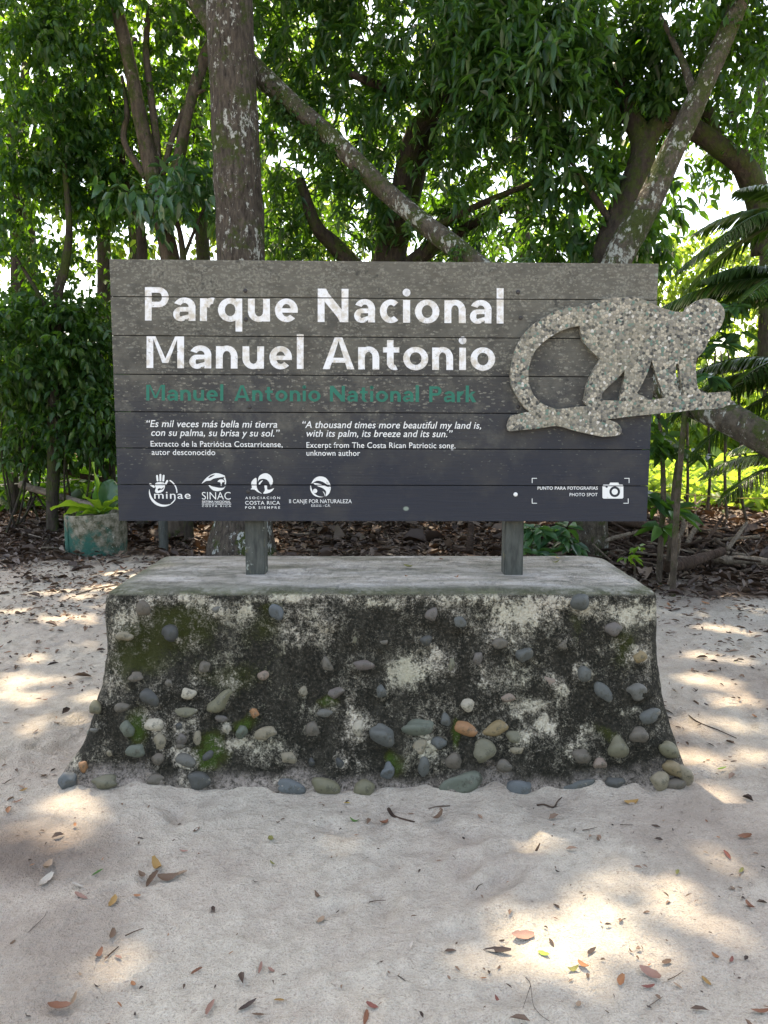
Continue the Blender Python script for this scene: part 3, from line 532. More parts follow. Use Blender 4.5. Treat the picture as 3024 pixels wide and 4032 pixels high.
def cut_gaps(bm):
    """the joints between the planks run through the paint"""
    for i in range(1, 7):
        a, b = at(430, vL[i], YB), at(2594, vR[i], YB); d = Vector(b - a).normalized(); n = Vector((-d.z, 0, d.x))
        for s in (-1, 1): bmesh.ops.bisect_plane(bm, geom=bm.verts[:] + bm.edges[:] + bm.faces[:], plane_co=Vector(a) + n * s * .0022, plane_no=n)
        kill = [f for f in bm.faces if abs((f.calc_center_median() - Vector(a)).dot(n)) < .002]; bmesh.ops.delete(bm, geom=kill, context='FACES')
def finish_paint(bm, name, mat, parent, label=None, dz=.0022, merge=None):
    L = Vector(wloc(parent)); cut_gaps(bm)
    for v in bm.verts: v.co.y -= dz; v.co -= L
    me = bpy.data.meshes.new(name); bm.to_mesh(me); bm.free(); o = link(name, me, mat, parent)
    if label: o["label"] = label
    return o
def lines_bm(lines, bm=None):
    bm = bm or bmesh.new()
    for (s, u0, v0, u1, v1, cap, bold, shear, space) in lines:
        me = text_np(s, bold, shear, space); V = np.array([v.co for v in me.vertices]); x0, x1 = V[:, 0].min(), V[:, 0].max(); A, B = at(u0, v0, YB), at(u1, v1, YB); k = np.linalg.norm(at(u0, v0 - cap, YB) - A) / (CAPH + (2 * bold if bold else 0)); 
        for v in me.vertices:
            t = (v.co.x - x0) / (x1 - x0); q = A + (B - A) * t; v.co = (q[0], YB, q[2] + (v.co.y + bold) * k)
        bm.from_mesh(me); bpy.data.meshes.remove(me)
    return bm
def lettering(name, lines, mat, label=None, parent=None): return finish_paint(lines_bm(lines), name, mat, parent or board, label)
# heavy round sans letters drawn stroke by stroke (cap height 1)
def glyph(ch, w):
    s, h, X = .205, .165, .69; o = []
    rc = lambda x0, y0, x1, y1: o.append([[(x0, y0), (x1, y0), (x1, y1), (x0, y1)]])
    def rg(cx, cy, rx, ry, a0=0, a1=360, tx=s, ty=h):
        A = np.radians(np.linspace(a0, a1, max(8, int((a1 - a0) / 9)))); O = np.column_stack([cx + rx * np.cos(A), cy + ry * np.sin(A)]); I = np.column_stack([cx + (rx - tx) * np.cos(A), cy + (ry - ty) * np.sin(A)])
        o.append([[tuple(O[i]), tuple(O[i + 1]), tuple(I[i + 1]), tuple(I[i])] for i in range(len(A) - 1)])
    qd = lambda *p: o.append([list(p)])
    if ch == 'P': rc(0, 0, s, 1); rc(s, 1 - h, w - .30, 1); rc(s, .40, w - .30, .40 + h); rg(w - .305, .70, .305, .30, -90, 90)
    elif ch == 'a': rc(w - s, 0, w, .44); rg(w / 2 + .005, .42, w / 2 - .005, .28, 0, 158); rg(.23, .20, .235, .215, 60, 300, .19, .14); rc(.22, .275, w - s, .415); qd((.22, -.015), (w - s + .02, .09), (w - s + .02, .20), (.22, .125)); qd((w - s, .09), (w - s, .2), (w - s - .06, .13), (w - s - .06, .02))
    elif ch == 'r': rc(0, 0, s, X - .01); rg(.37, .36, .33, .345, 78, 165, .24, .19)
    elif ch == 'q': rg(w / 2, .34, w / 2, .355); rc(w - s, -.31, w, X - .01)
    elif ch == 'u': rc(0, .28, s, X - .01); rg(w / 2, .30, w / 2, .315, 180, 360); rc(w - s, 0, w, X - .01)
    elif ch == 'e': rg(w / 2, .34, w / 2, .355, 0, 318); rc(.09, .27, w - .004, .40)
    elif ch == 'N': rc(0, 0, s, 1); rc(w - s, 0, w, 1); qd((s * .6, 1), (s * 1.22, 1), (w - s * .6, 0), (w - s * 1.22, 0)); qd((s, .62), (s, 1), (w - s, .38), (w - s, 0))
    elif ch == 'c': rg(w / 2 + .04, .34, w / 2 + .04, .355, 48, 312)
    elif ch == 'i': rc(0, 0, s, X - .01); rg(s / 2, .905, .118, .118, 0, 360, .117, .117)
    elif ch == 'o': rg(w / 2, .34, w / 2, .357)
    elif ch == 'n': rc(0, 0, s, X - .01); rg(w / 2, .37, w / 2, .33, 0, 180); rc(w - s, 0, w, .38)
    elif ch == 'l': rc(0, 0, s, 1.06)
    elif ch == 'M': rc(0, 0, s, 1); rc(w - s, 0, w, 1); qd((s * .8, 1), (s * 1.25, 1), (w / 2 + .06, .16), (w / 2 - .09, .16)); qd((w - s * .8, 1), (w - s * 1.25, 1), (w / 2 - .06, .16), (w / 2 + .09, .16))
    elif ch == 'A': qd((0, 0), (s * 1.08, 0), (w / 2 + .04, 1), (w / 2 - .11, 1)); qd((w, 0), (w - s * 1.08, 0), (w / 2 - .04, 1), (w / 2 + .11, 1)); rc(.24, .20, w - .24, .35)
    elif ch == 't': rc(.12, .16, .12 + s, .90); rg(.36, .22, .24, .235, 180, 292, s, .16); rc(0, X - .17, w - .02, X - .01)
    elif ch == 'k': rc(0, 0, s, 1.06); qd((s - .01, .30), (s - .01, .44), (w - .27, X - .01), (w - .01, X - .01)); qd((s + .02, .40), (s + .2, .47), (w + .02, 0), (w - .25, 0))
    return o
ADV = {'P': .71, 'a': .63, 'r': .36, 'q': .72, 'u': .645, 'e': .675, 'N': .91, 'c': .575, 'i': .205, 'o': .73, 'n': .635, 'l': .205, 'M': 1.11, 'A': .95, 't': .48, 'k': .60}
def draw_word(bm, spans, A, B, cap):
    """spans: (letter, x0, x1) in photo pixels along the baseline A-B"""
    (u0, v0), (u1, v1) = A, B; cnt = 0
    for ch, x0, x1 in spans:
        w_ = (x1 - x0) / cap
        for st in glyph(ch, w_):
            cnt += 1
            for quad in st:
                vv = []
                for (px_, py_) in quad:
                    u = x0 + px_ * cap + random.uniform(-.5, .5); v = v0 + (v1 - v0) * (u - u0) / (u1 - u0) - py_ * cap; q = at(u, v, YB); vv.append(bm.verts.new((q[0], YB - .00009 * (cnt % 11), q[2])))
                bm.faces.new(vv)
    return bm
z4x = lambda L: [(c, 400 + a * .66305, 400 + b * .66305) for c, a, b in L]; z5x = lambda L: [(c, 1100 + a * .66305, 1100 + b * .66305) for c, a, b in L]
def auto_span(s, u0, u1, cap):
    gap, sp_w = .135, .36; tot = sum((ADV[c] + gap if c != ' ' else sp_w) for c in s) - gap; k = (u1 - u0) / tot; x = u0; out = []
    for c in s:
        if c == ' ': x += sp_w * k; continue
        out.append((c, x, x + ADV[c] * k)); x += (ADV[c] + gap) * k
    return out
for wd, A, B, cap in ((z4x([('P', 258, 400), ('a', 427, 558), ('r', 585, 660), ('q', 692, 836), ('u', 870, 1000), ('e', 1030, 1166)]), (571, 1262), (1982, 1274), 131), (z5x([('N', 228, 410), ('a', 445, 568), ('c', 597, 712), ('i', 735, 776), ('o', 805, 950), ('n', 980, 1106), ('a', 1132, 1259), ('l', 1290, 1331)]), (571, 1262), (1982, 1274), 131),
                      (z4x([('M', 268, 490), ('a', 523, 652), ('n', 680, 808), ('u', 838, 965), ('e', 997, 1131), ('l', 1160, 1201)]), (578, 1449), (1949, 1458), 129), (z5x([('A', 257, 446), ('n', 468, 593), ('t', 615, 716), ('o', 735, 884), ('n', 908, 1031), ('i', 1068, 1109), ('o', 1135, 1281)]), (578, 1449), (1949, 1458), 129)):
    o = finish_paint(draw_word(bmesh.new(), wd, A, B, cap), "title_lettering", M['white'], board)
for wd, a0, a1 in (("Manuel", 576, 881), ("Antonio", 922, 1262), ("National", 1299, 1650), ("Park", 1690, 1874)):
    finish_paint(draw_word(bmesh.new(), auto_span(wd, a0, a1, 64), (576, 1577), (1874, 1584), 62), "subtitle_lettering", M['green'], board)
lettering("quotation_lettering", [("\u201cEs mil veces más bella mi tierra", 578, 1681, 1092, 1684, 27, .006, .22, 1.02), ("con su palma, su brisa y su sol.\u201d", 596, 1716, 1102, 1719, 27, .006, .22, 1.02),
    ("Extracto de la Patriótica Costarricense,", 594, 1758, 1113, 1760.5, 22, .004, 0, 1.04), ("autor desconocido", 598, 1791, 848, 1792, 22, .004, 0, 1.04)], M['white2'], "white Spanish song quotation in four lines")
lettering("quotation_lettering", [("\u201cA thousand times more beautiful my land is,", 1191, 1685, 1894, 1688, 27, .006, .22, 1.02), ("with its palm, its breeze and its sun.\u201d", 1207, 1719.4, 1782, 1721.4, 27, .006, .22, 1.02),
    ("Excerpt from The Costa Rican Patriotic song,", 1207, 1763, 1793, 1765, 22, .004, 0, 1.04), ("unknown author", 1207, 1794, 1418, 1795, 22, .004, 0, 1.04)], M['white2'], "white English song quotation in four lines")
# --- flat shapes from loops of pixels (even-odd)
def loops_mesh(loops, Y, extrude=0.0, name="shape"):
    cu = bpy.data.curves.new(name, 'CURVE'); cu.dimensions = '2D'; cu.fill_mode = 'BOTH'; cu.extrude = extrude
    for lp in loops:
        s = cu.splines.new('POLY'); s.points.add(len(lp) - 1); s.use_cyclic_u = True
        for q, (u, v) in zip(s.points, lp): p = at(u, v, Y); q.co = (p[0], p[2], 0, 1)
    o = bpy.data.objects.new(name, cu); col.objects.link(o); bpy.context.view_layer.update(); me = to_mesh(o, name)
    for v in me.vertices: v.co = (v.co.x, Y - v.co.z, v.co.y)
    return me
def smooth_loop(lp, n=3):
    P = np.array(lp, float); m_ = len(P); out = []
    for i in range(m_):
        p0, p1, p2, p3 = P[i - 1], P[i], P[(i + 1) % m_], P[(i + 2) % m_]
        for t in np.linspace(0, 1, n, endpoint=False): out.append(tuple(0.5 * ((2 * p1) + (-p0 + p2) * t + (2 * p0 - 5 * p1 + 4 * p2 - p3) * t * t + (-p0 + 3 * p1 - 3 * p2 + p3) * t ** 3)))
    return out
def circ(u, v, r, n=40, a0=0, a1=360, ry=None): return [(u + r * math.cos(R(a)), v - (ry or r) * math.sin(R(a))) for a in np.linspace(a0, a1, n, endpoint=(a1 - a0) < 359)]
def band(u, v, r0, r1, a0, a1, n=30, taper=False):    # an arc; with taper its ends run thin
    o = circ(u, v, r1, n, a0, a1); A = np.linspace(a0, a1, n); w_ = (np.sin((A - a0) / (a1 - a0) * math.pi) ** .6) if taper else np.ones(n)
    return o + [(u + (r1 - (r1 - r0) * max(.15, k)) * math.cos(R(a)), v - (r1 - (r1 - r0) * max(.15, k)) * math.sin(R(a))) for a, k in list(zip(A, w_))[::-1]]
def zoom7(lp): return [(540 + x * .5787, 1820 + y * .5787) for x, y in lp]
def shape_bm(groups, lines=()):
    bm = bmesh.new()
    for loops in groups: me = loops_mesh(loops, YB); bm.from_mesh(me); bpy.data.meshes.remove(me)
    return lines_bm(lines, bm) if lines else bm
def rrect(x, y, w_, h_, ang=0, n=5):
    r = min(w_, h_) / 2; pts = []
    for cx, cy, a in ((w_ / 2 - r, h_ / 2 - r, 0), (-w_ / 2 + r, h_ / 2 - r, 90), (-w_ / 2 + r, -h_ / 2 + r, 180), (w_ / 2 - r, -h_ / 2 + r, 270)):
        for t in np.linspace(a, a + 90, n): pts.append((cx + r * math.cos(R(t)), cy + r * math.sin(R(t))))
    c_, s_ = math.cos(R(ang)), math.sin(R(ang)); return [(x + p * c_ - q * s_, y + p * s_ + q * c_) for p, q in pts]
# hand-in-a-ring logo
hand = [[zoom7(rrect(138, 108, 13, 44, -6))], [zoom7(rrect(159, 104, 13, 50, 0))], [zoom7(rrect(180, 108, 13, 46, 4))], [zoom7(rrect(200, 138, 13, 38, 28))], [zoom7(rrect(102, 158, 14, 44, -55))],
        [zoom7(smooth_loop([(127, 142), (150, 134), (178, 136), (190, 152), (186, 180), (170, 202), (135, 210), (122, 196), (128, 176), (122, 160)])), zoom7(smooth_loop([(140, 186), (152, 176), (168, 180), (182, 168), (176, 184), (158, 188), (146, 194)]))],
        [zoom7(band(178, 205, 80, 97, 168, 305, 30, True))], [zoom7(band(178, 205, 89, 97, -2, 62, 16))], [zoom7(band(178, 205, 90, 97, 305, 332, 10))]]
finish_paint(shape_bm(hand, [("minae", 608, 1963.5, 751, 1963.5, 29, .004, 0, 1.12)]), "logo", M['white2'], board, "white hand logo in a broken ring")
globe = [[zoom7(smooth_loop([(440, 146), (452, 128), (470, 108), (500, 86), (535, 74), (570, 80), (600, 96), (560, 104), (520, 112), (500, 124), (470, 128)])), zoom7(smooth_loop([(500, 92), (530, 84), (506, 102), (484, 108)]))],
         [zoom7(smooth_loop([(482, 150), (505, 162), (530, 168), (560, 174), (590, 172), (602, 158), (590, 182), (565, 194), (535, 196), (508, 184)]))], [zoom7(smooth_loop([(598, 100), (606, 130), (602, 156), (596, 150), (598, 128), (590, 112)]))],
         [zoom7(smooth_loop([(548, 132), (562, 118), (582, 118), (596, 132), (578, 138), (578, 158), (568, 158), (568, 138)]))]]
finish_paint(shape_bm(globe, [("SINAC", 796, 1966.4, 909, 1966.4, 29, -.006, 0, 1.0), ("SISTEMA NACIONAL", 796, 1979.7, 909, 1979.7, 8.5, .012, 0, 1.0), ("DE AREAS DE CONSERVACION", 796, 1987.6, 910, 1987.6, 6, .01, 0, 1.0), ("COSTA RICA", 796, 1996, 910, 1996, 6.5, .012, 0, 1.6)]), "logo", M['white2'], board, "white globe and tree logo")
swirl = [[zoom7(smooth_loop([(862, 76), (890, 78), (914, 98), (925, 128), (918, 152), (908, 162), (900, 140), (884, 120), (858, 112), (832, 118), (822, 132), (830, 96)]))], [zoom7(smooth_loop([(812, 108), (790, 118), (776, 142), (782, 172), (772, 184), (798, 186), (820, 202), (850, 214), (826, 194), (814, 164)]))],
         [zoom7(smooth_loop([(866, 160), (884, 160), (886, 184), (906, 186), (932, 176), (914, 200), (884, 212), (858, 212), (870, 190)]))], [zoom7(smooth_loop([(828, 142), (846, 126), (856, 124), (842, 142), (832, 158)]))]]
finish_paint(shape_bm(swirl, [("ASOCIACIÓN", 966, 1965, 1103, 1965, 9.5, .012, 0, 1.5), ("COSTA RICA", 966, 1986.7, 1103, 1986.7, 14, .006, 0, 1.1), ("POR SIEMPRE", 966, 2003, 1103, 2003, 9.5, .012, 0, 1.5)]), "logo", M['white2'], board, "white swirl logo over three capital lines")
disc = [[zoom7(smooth_loop([(1186, 146), (1206, 112), (1240, 96), (1280, 104), (1306, 134), (1316, 162), (1290, 150), (1260, 132), (1222, 126)]))], [zoom7(smooth_loop([(1318, 170), (1308, 210), (1282, 232), (1286, 200), (1262, 176), (1222, 160), (1200, 142), (1230, 144), (1268, 156), (1296, 168)]))],
        [zoom7(smooth_loop([(1180, 152), (1178, 182), (1192, 214), (1216, 232), (1252, 238), (1276, 226), (1262, 196), (1280, 216), (1268, 234), (1230, 228), (1200, 206), (1188, 180)]))], [zoom7(circ(1211, 195, 15, 20))]]
finish_paint(shape_bm(disc, [("II CANJE POR NATURALEZA", 1139, 1981, 1385, 1981, 15, 0, 0, 1.0), ("E.E.U.U. - C.R.", 1226, 1995, 1301, 1995, 9, .006, 0, 1.0)]), "logo", M['white2'], board, "round white yin-yang style leaf logo")
cb = [[[(2376, 1908), (2398, 1908), (2402, 1900), (2434, 1900), (2438, 1908), (2450, 1908), (2454, 1912), (2454, 1959), (2450, 1963), (2376, 1963), (2371.6, 1959), (2371.6, 1912)], circ(2420, 1936, 21), rrect(2388, 1917, 9, 7)[::-1]], [circ(2420, 1936, 12, 24)]]
br = []
for (cx, cy, sx, sy) in ((2093.7, 1882, 1, 1), (2477.7, 1882, -1, 1), (2093.7, 1982.6, 1, -1), (2474.3, 1982.6, -1, -1)): br.append([[(cx, cy), (cx + 20 * sx, cy), (cx + 20 * sx, cy + 2.6 * sy), (cx + 2.6 * sx, cy + 2.6 * sy), (cx + 2.6 * sx, cy + 20 * sy), (cx, cy + 20 * sy)]])
finish_paint(shape_bm(cb + br, [("PUNTO PARA FOTOGRAFIAS", 2116, 1928, 2353, 1928, 12.5, .016, 0, 1.06), ("PHOTO SPOT", 2242, 1953.5, 2352, 1953.5, 12.5, .006, 0, 1.06)]), "photo_spot_mark", M['white2'], board, "white camera symbol with photo spot words in corner brackets")
M['bolt'] = NM('rusty_bolt').done((.03, .027, .026), .5)
# --- bolt heads
for (u, v) in ((968, 1258), (982, 1603), (2030, 1947), (977, 1936), (2041, 1603), (2050, 1252), (2040, 1150), (966, 1145)):
    bm = bmesh.new(); bmesh.ops.create_uvsphere(bm, u_segments=12, v_segments=8, radius=.010); p = at(u, v, YB - .001) - wloc(sign)
    for q in bm.verts: q.co = Vector((q.co.x, q.co.y * .45, q.co.z)) + Vector(p)
    me = bpy.data.meshes.new("bolt"); bm.to_mesh(me); bm.free(); link("bolt", me, M['white2'] if u == 2030 else M['bolt'], board)
# --- monkey cut-out in exposed aggregate
Z8 = lambda L: [(1950 + x * .60277, 1100 + y * .60277) for x, y in L]
MK = [(78, 985), (76, 960), (85, 920), (100, 893), (130, 882), (222, 864), (195, 845), (160, 800), (130, 750), (105, 700), (97, 640), (98, 590), (108, 540), (120, 480), (140, 430), (165, 385), (200, 340), (240, 300), (285, 265), (340, 235), (400, 205), (470, 188), (560, 180), (620, 165), (680, 140), (740, 125), (800, 118), (870, 118), (930, 125), (985, 143), (1040, 170), (1100, 195), (1160, 212), (1200, 215), (1235, 213), (1243, 195), (1248, 180), (1270, 175), (1285, 160), (1310, 142), (1350, 130), (1390, 128), (1430, 140), (1460, 160), (1480, 185), (1490, 215), (1490, 250), (1480, 275), (1472, 300), (1455, 325), (1435, 350), (1420, 365), (1400, 378), (1385, 400), (1370, 440), (1355, 470), (1325, 500), (1308, 515), (1303, 540), (1303, 600), (1308, 660), (1312, 690), (1316, 710), (1335, 735), (1365, 742), (1440, 738), (1520, 732), (1528, 745), (1528, 775), (1535, 790), (1560, 800), (1540, 815), (1500, 825), (1480, 838), (1430, 845), (1330, 850), (1250, 858), (1150, 870), (1050, 878), (950, 888), (860, 897), (780, 908), (722, 913), (760, 925), (790, 938), (810, 958), (820, 980), (820, 1000), (805, 1015), (780, 1022), (740, 1025), (695, 1028), (655, 1020), (600, 1008), (540, 995), (480, 978), (440, 965), (400, 958), (360, 960), (300, 970), (240, 978), (160, 985), (95, 993)]
H1 = [(548, 305), (480, 318), (420, 340), (360, 375), (300, 420), (255, 470), (228, 530), (213, 590), (213, 650), (222, 700), (245, 755), (280, 795), (320, 822), (395, 848), (450, 843), (530, 833), (600, 826), (585, 810), (576, 790), (585, 740), (595, 690), (615, 640), (640, 590), (665, 550), (682, 522), (650, 495), (615, 465), (580, 420), (560, 380), (550, 340)]
H2 = [(840, 592), (825, 612), (790, 650), (740, 695), (700, 735), (690, 755), (693, 780), (705, 790), (803, 793), (815, 750), (828, 690), (838, 640)]
H3 = [(1015, 527), (1005, 560), (985, 620), (955, 680), (935, 720), (920, 740), (930, 752), (960, 762), (985, 778), (990, 788), (1050, 783), (1105, 775), (1085, 735), (1060, 670), (1040, 610), (1025, 560)]
H4 = [(1172, 560), (1180, 548), (1192, 560), (1198, 620), (1208, 680), (1225, 735), (1226, 755), (1210, 757), (1195, 735), (1180, 690), (1173, 620)]
YM = YB - .017
me = loops_mesh([Z8(x) for x in (MK, H1, H2, H3, H4)], YM, .0145, "monkey_cutout"); Ls = Vector(wloc(sign))
for v in me.vertices: v.co -= Ls
m = NM("exposed_aggregate"); vc = m.n("ShaderNodeTexVoronoi"); vc.inputs["Scale"].default_value = 78; m.l(m.co, vc.inputs["Vector"])
sx = m.n("ShaderNodeSeparateColor"); m.l(vc.outputs["Color"], sx.inputs[0])
c = m.ramp(sx.outputs[0], (0.0, (.045, .045, .042)), (.13, (.10, .095, .085)), (.28, (.24, .215, .17)), (.45, (.36, .32, .25)), (.62, (.19, .175, .145)), (.80, (.30, .29, .24)), (.88, (.09, .16, .13)), (.95, (.50, .47, .42)), interp='CONSTANT')
c = m.mix(m.ramp(m.vor(78, None, 'DISTANCE_TO_EDGE'), (.03, .9), (.12, 0.0)), c, (.15, .14, .105)); c = m.mix(m.ramp(m.noise(5, 4), (.5, 0.0), (.75, .4)), c, (.22, .20, .14))
M['aggregate'] = m.done(c, .75, m.bump(m.math('SUBTRACT', 1.0, vc.outputs["Distance"]), .004, .8), .35)
link("monkey_cutout", me, M['aggregate'], sign)["label"] = "pebble-faced flat monkey on a branch, overhanging the sign's right end"
# ================================================================== TREES
# --- thick trunk behind the sign, its crown, out of view, shaped to shade the clearing
big = thing("palm_like_tree", "thick ridged trunk with white lichen rising behind the sign's left half", "tree", at(950, 2185, 8.7) * np.array([1, 1, 0]))
big.name = "tall_tree"
tk = [(950, 2200, 8.7, 290), (952, 2120, 8.72, 262), (958, 2020, 8.74, 222), (960, 1800, 8.75, 205), (957, 1400, 8.75, 192), (950, 1018, 8.75, 184), (935, 700, 8.75, 180), (920, 400, 8.75, 174), (905, 0, 8.75, 168), (890, -500, 8.7, 150)]
pts, rad = ptube(tk); pts += [np.array([-1.85, 8.6, 11.2]), np.array([-1.8, 8.8, 14.0])]; rad += [.2, .08]
limbs = [(pts, rad)]
for (q, r_) in (((0.6, 7.5, 13.6), .09), ((2.8, 10.0, 14.0), .09), ((-4.2, 7.2, 13.8), .09), ((-1.2, 12.5, 14.2), .08), ((-5.8, 11, 14.2), .08)):
    limbs.append(([np.array([-1.85, 8.6, 11.0]), np.array([(-1.85 + q[0]) / 2, (8.6 + q[1]) / 2, 12.4]), np.array(q)], [.12, r_, .03]))
tubes("trunk", limbs, M['bark_big'], big, seg=28, noise=.07, nf=4.0, sub=10)
def canopy(parent, x0, x1, y0, y1, z0, z1, step, ll, lw, mat, layers=3, gaps=False):
    """unseen leaf roof put overhead to shade the clearing, opened where sun patches fall"""
    acc = []
    for _ in range(layers):
        X, Y = np.meshgrid(np.arange(x0, x1, step), np.arange(y0, y1, step)); P = np.column_stack([X.ravel(), Y.ravel(), np.zeros(X.size)]); P[:, :2] += rng.uniform(-.6, .6, (len(P), 2)) * step
        P[:, 2] = rng.uniform(z0, z1, len(P)); acc.append(P)
    P = np.concatenate(acc); u, v = proj(P); P = P[(v < -40) | (P[:, 1] < .5) | gaps]
    A = nrm(np.column_stack([rng.normal(size=(len(P), 2)), rng.normal(size=len(P)) * .35 - .15])); k = rng.random(len(P)) > np.clip(1 + np.log(lit(P + A * ll * .5, .05) + .0012) / 6.7, 0, 1); P, A = P[k], A[k]; N = SUND + rng.normal(size=P.shape) * .35
    s = rng.uniform(.8, 1.25, len(P)); V, Fq = leaf_arrays(P, A, N, ll * s, lw * s); return put("crown", V, Fq, mat, parent, {"rnd": np.repeat(rng.random(len(P)), 6)})
canopy(big, -8.0, 5.4, 3.0, 12.9, 12.6, 15.4, .12, .24, .135, M['mango'], 5)

# --- leaning mossy trunk crossing behind the sign
lean = thing("leaning_tree", "mossy lichen-spotted trunk leaning diagonally from right edge up to the thick trunk", "tree", (4.6, 5.9, 0))
sp_ = [(3420, 2080, 5.9, 165), (3120, 1795, 6.0, 140), (2985, 1709, 6.15, 128), (2860, 1645, 6.35, 120), (2720, 1580, 6.7, 114), (2300, 1340, 7.4, 96), (1870, 1035, 8.1, 82), (1560, 790, 8.5, 72), (1300, 540, 8.8, 68), (1130, 390, 9.0, 72), (1000, 270, 9.15, 84), (880, 150, 9.3, 74), (780, 20, 9.5, 60), (650, -200, 9.7, 40)]
tubes("trunk", [ptube(sp_)], M['bark_lichen'], lean, seg=18, noise=.12, nf=3.0, sub=8)
P_, A_, N_, L_, W_, r_ = [np.concatenate(x) for x in zip(*[sprays(at(u, v, Y), (q * pxm(Y), .12, q * pxm(Y)), n, 6, .055, .035, .2, .06) for (u, v, Y, q, n) in ((1080, 380, 9.0, 34, 16), (1140, 440, 8.95, 44, 40), (1225, 530, 8.85, 46, 50), (1300, 600, 8.75, 36, 30), (1400, 690, 8.65, 30, 18), (1620, 870, 8.4, 26, 14), (1800, 1000, 8.1, 26, 20), (1110, 450, 9.0, 36, 24))])]
V, Fq = leaf_arrays(P_, A_, N_, L_, W_); put("ivy", V, Fq, M['under'], lean, {"rnd": np.repeat(r_, 6)})

# --- mango with the dark central crown
mango = [(1120, 60, 10.2, 190, 190, 1.0, 150), (1300, 160, 10.2, 260, 240, 1.1, 250), (1600, 120, 9.8, 320, 230, 1.1, 290), (1880, 130, 9.4, 280, 250, 1.0, 260), (2130, 170, 9.0, 280, 260, 1.0, 280), (2050, 400, 9.2, 280, 200, .9, 200), (1700, 430, 10.0, 330, 220, 1.0, 270), (1330, 500, 10.4, 250, 230, 1.0, 210),
         (1120, 500, 10.6, 120, 260, .8, 90), (1640, 720, 10.3, 320, 200, .9, 210), (1330, 840, 10.8, 280, 170, .9, 150), (1950, 700, 10.0, 260, 170, .9, 110), (2250, 420, 9.4, 170, 220, .8, 130), (1780, 940, 10.6, 260, 110, .8, 90), (1150, 940, 10.9, 160, 110, .7, 70), (2150, 900, 10.2, 200, 130, .8, 70), (2350, 120, 9.6, 220, 200, .9, 150), (1500, -150, 9.6, 700, 150, 1.2, 260), (2300, -120, 9.2, 400, 150, 1.2, 170)]
mango = [(u, v, Y + (.75 if u < 1800 else .1), ru, rv, ry, n) for (u, v, Y, ru, rv, ry, n) in mango]
tree("mango_tree", "big mango tree with dense dark drooping leaves above the sign's middle", [[(1520, 1900, 11.6, 170), (1500, 1300, 11.5, 150), (1540, 1000, 11.4, 120), (1620, 700, 11.2, 100), (1720, 400, 11, 80), (1800, 100, 10.8, 60), (1850, -150, 10.6, 30)], [(1510, 1180, 11.4, 90), (1330, 980, 11.2, 66), (1240, 880, 11.0, 50), (1180, 700, 10.9, 34)], [(1520, 1120, 11.4, 80), (1720, 940, 11, 46), (1760, 820, 10.8, 30)],
     [(1550, 960, 11.3, 90), (1620, 560, 10.7, 74), (1740, 420, 10.4, 56), (1980, 270, 9.9, 36)], [(1720, 400, 11, 60), (1480, 330, 10.4, 34), (1380, 290, 10.2, 20)], [(1700, 900, 10.8, 30), (1900, 800, 10.2, 26), (2150, 700, 9.8, 20)], [(1530, 1100, 11.3, 60), (1900, 860, 10.9, 36), (2150, 760, 10.4, 24)]],
     mango, M['mango'], 12, .175, .050, M['bark_dark'], droop=.3, spread=.26, dens=.98)
# --- right hand pair: lichened stem over a broad dark trunk
tree("lichened_tree", "slim pale-lichened trunk slanting up to the top right corner", [[(2330, 1900, 8.3, 130), (2380, 1250, 8.35, 120), (2430, 1030, 8.4, 112), (2560, 790, 8.4, 98), (2650, 590, 8.4, 88), (2740, 400, 8.4, 80), (2840, 180, 8.4, 72), (2920, -20, 8.4, 66), (3000, -260, 8.4, 50)], [(2740, 400, 8.4, 40), (2690, 250, 8.6, 26), (2600, 60, 8.8, 14)]],
     [(2760, 120, 9.0, 240, 190, .9, 260), (2570, 300, 9.4, 150, 140, .7, 110), (2930, 330, 9.2, 150, 170, .8, 150), (2980, 80, 9, 160, 160, .9, 150), (2600, 80, 9.4, 150, 140, .8, 120), (2880, 560, 9.8, 170, 120, .8, 80)], M['small'], 12, .105, .05, M['bark_lichen'], spread=.24)
tree("dark_barked_tree", "broad dark trunk forking behind the slim lichened trunk", [[(2400, 1950, 9.4, 200), (2395, 1400, 9.4, 180), (2410, 1030, 9.4, 150), (2470, 800, 9.4, 118), (2530, 600, 9.4, 90), (2470, 420, 9.5, 70), (2400, 250, 9.6, 55), (2330, 40, 9.7, 36)], [(2500, 660, 9.4, 74), (2600, 480, 9.4, 74), (2720, 500, 9.4, 76), (2830, 580, 9.4, 80), (2930, 660, 9.5, 84), (2985, 790, 9.6, 92), (3010, 1000, 9.7, 100)], [(2830, 580, 9.4, 44), (2780, 440, 9.5, 50), (2700, 330, 9.6, 34)], [(2420, 900, 9.35, 36), (2330, 760, 9.3, 22), (2250, 640, 9.2, 12)], [(2860, 480, 9.5, 24), (2920, 380, 9.6, 18), (2960, 260, 9.6, 10)]],
     [(2450, 260, 9.9, 190, 170, .7, 130), (2560, 480, 9.9, 140, 120, .7, 80), (2280, 720, 9.6, 150, 110, .6, 60), (2250, 980, 9.9, 180, 70, .6, 55), (2560, 940, 9.9, 100, 130, .6, 50), (2660, 760, 10, 90, 80, .6, 34)], M['mango'], 11, .17, .07, M['bark_dark'], spread=.24)
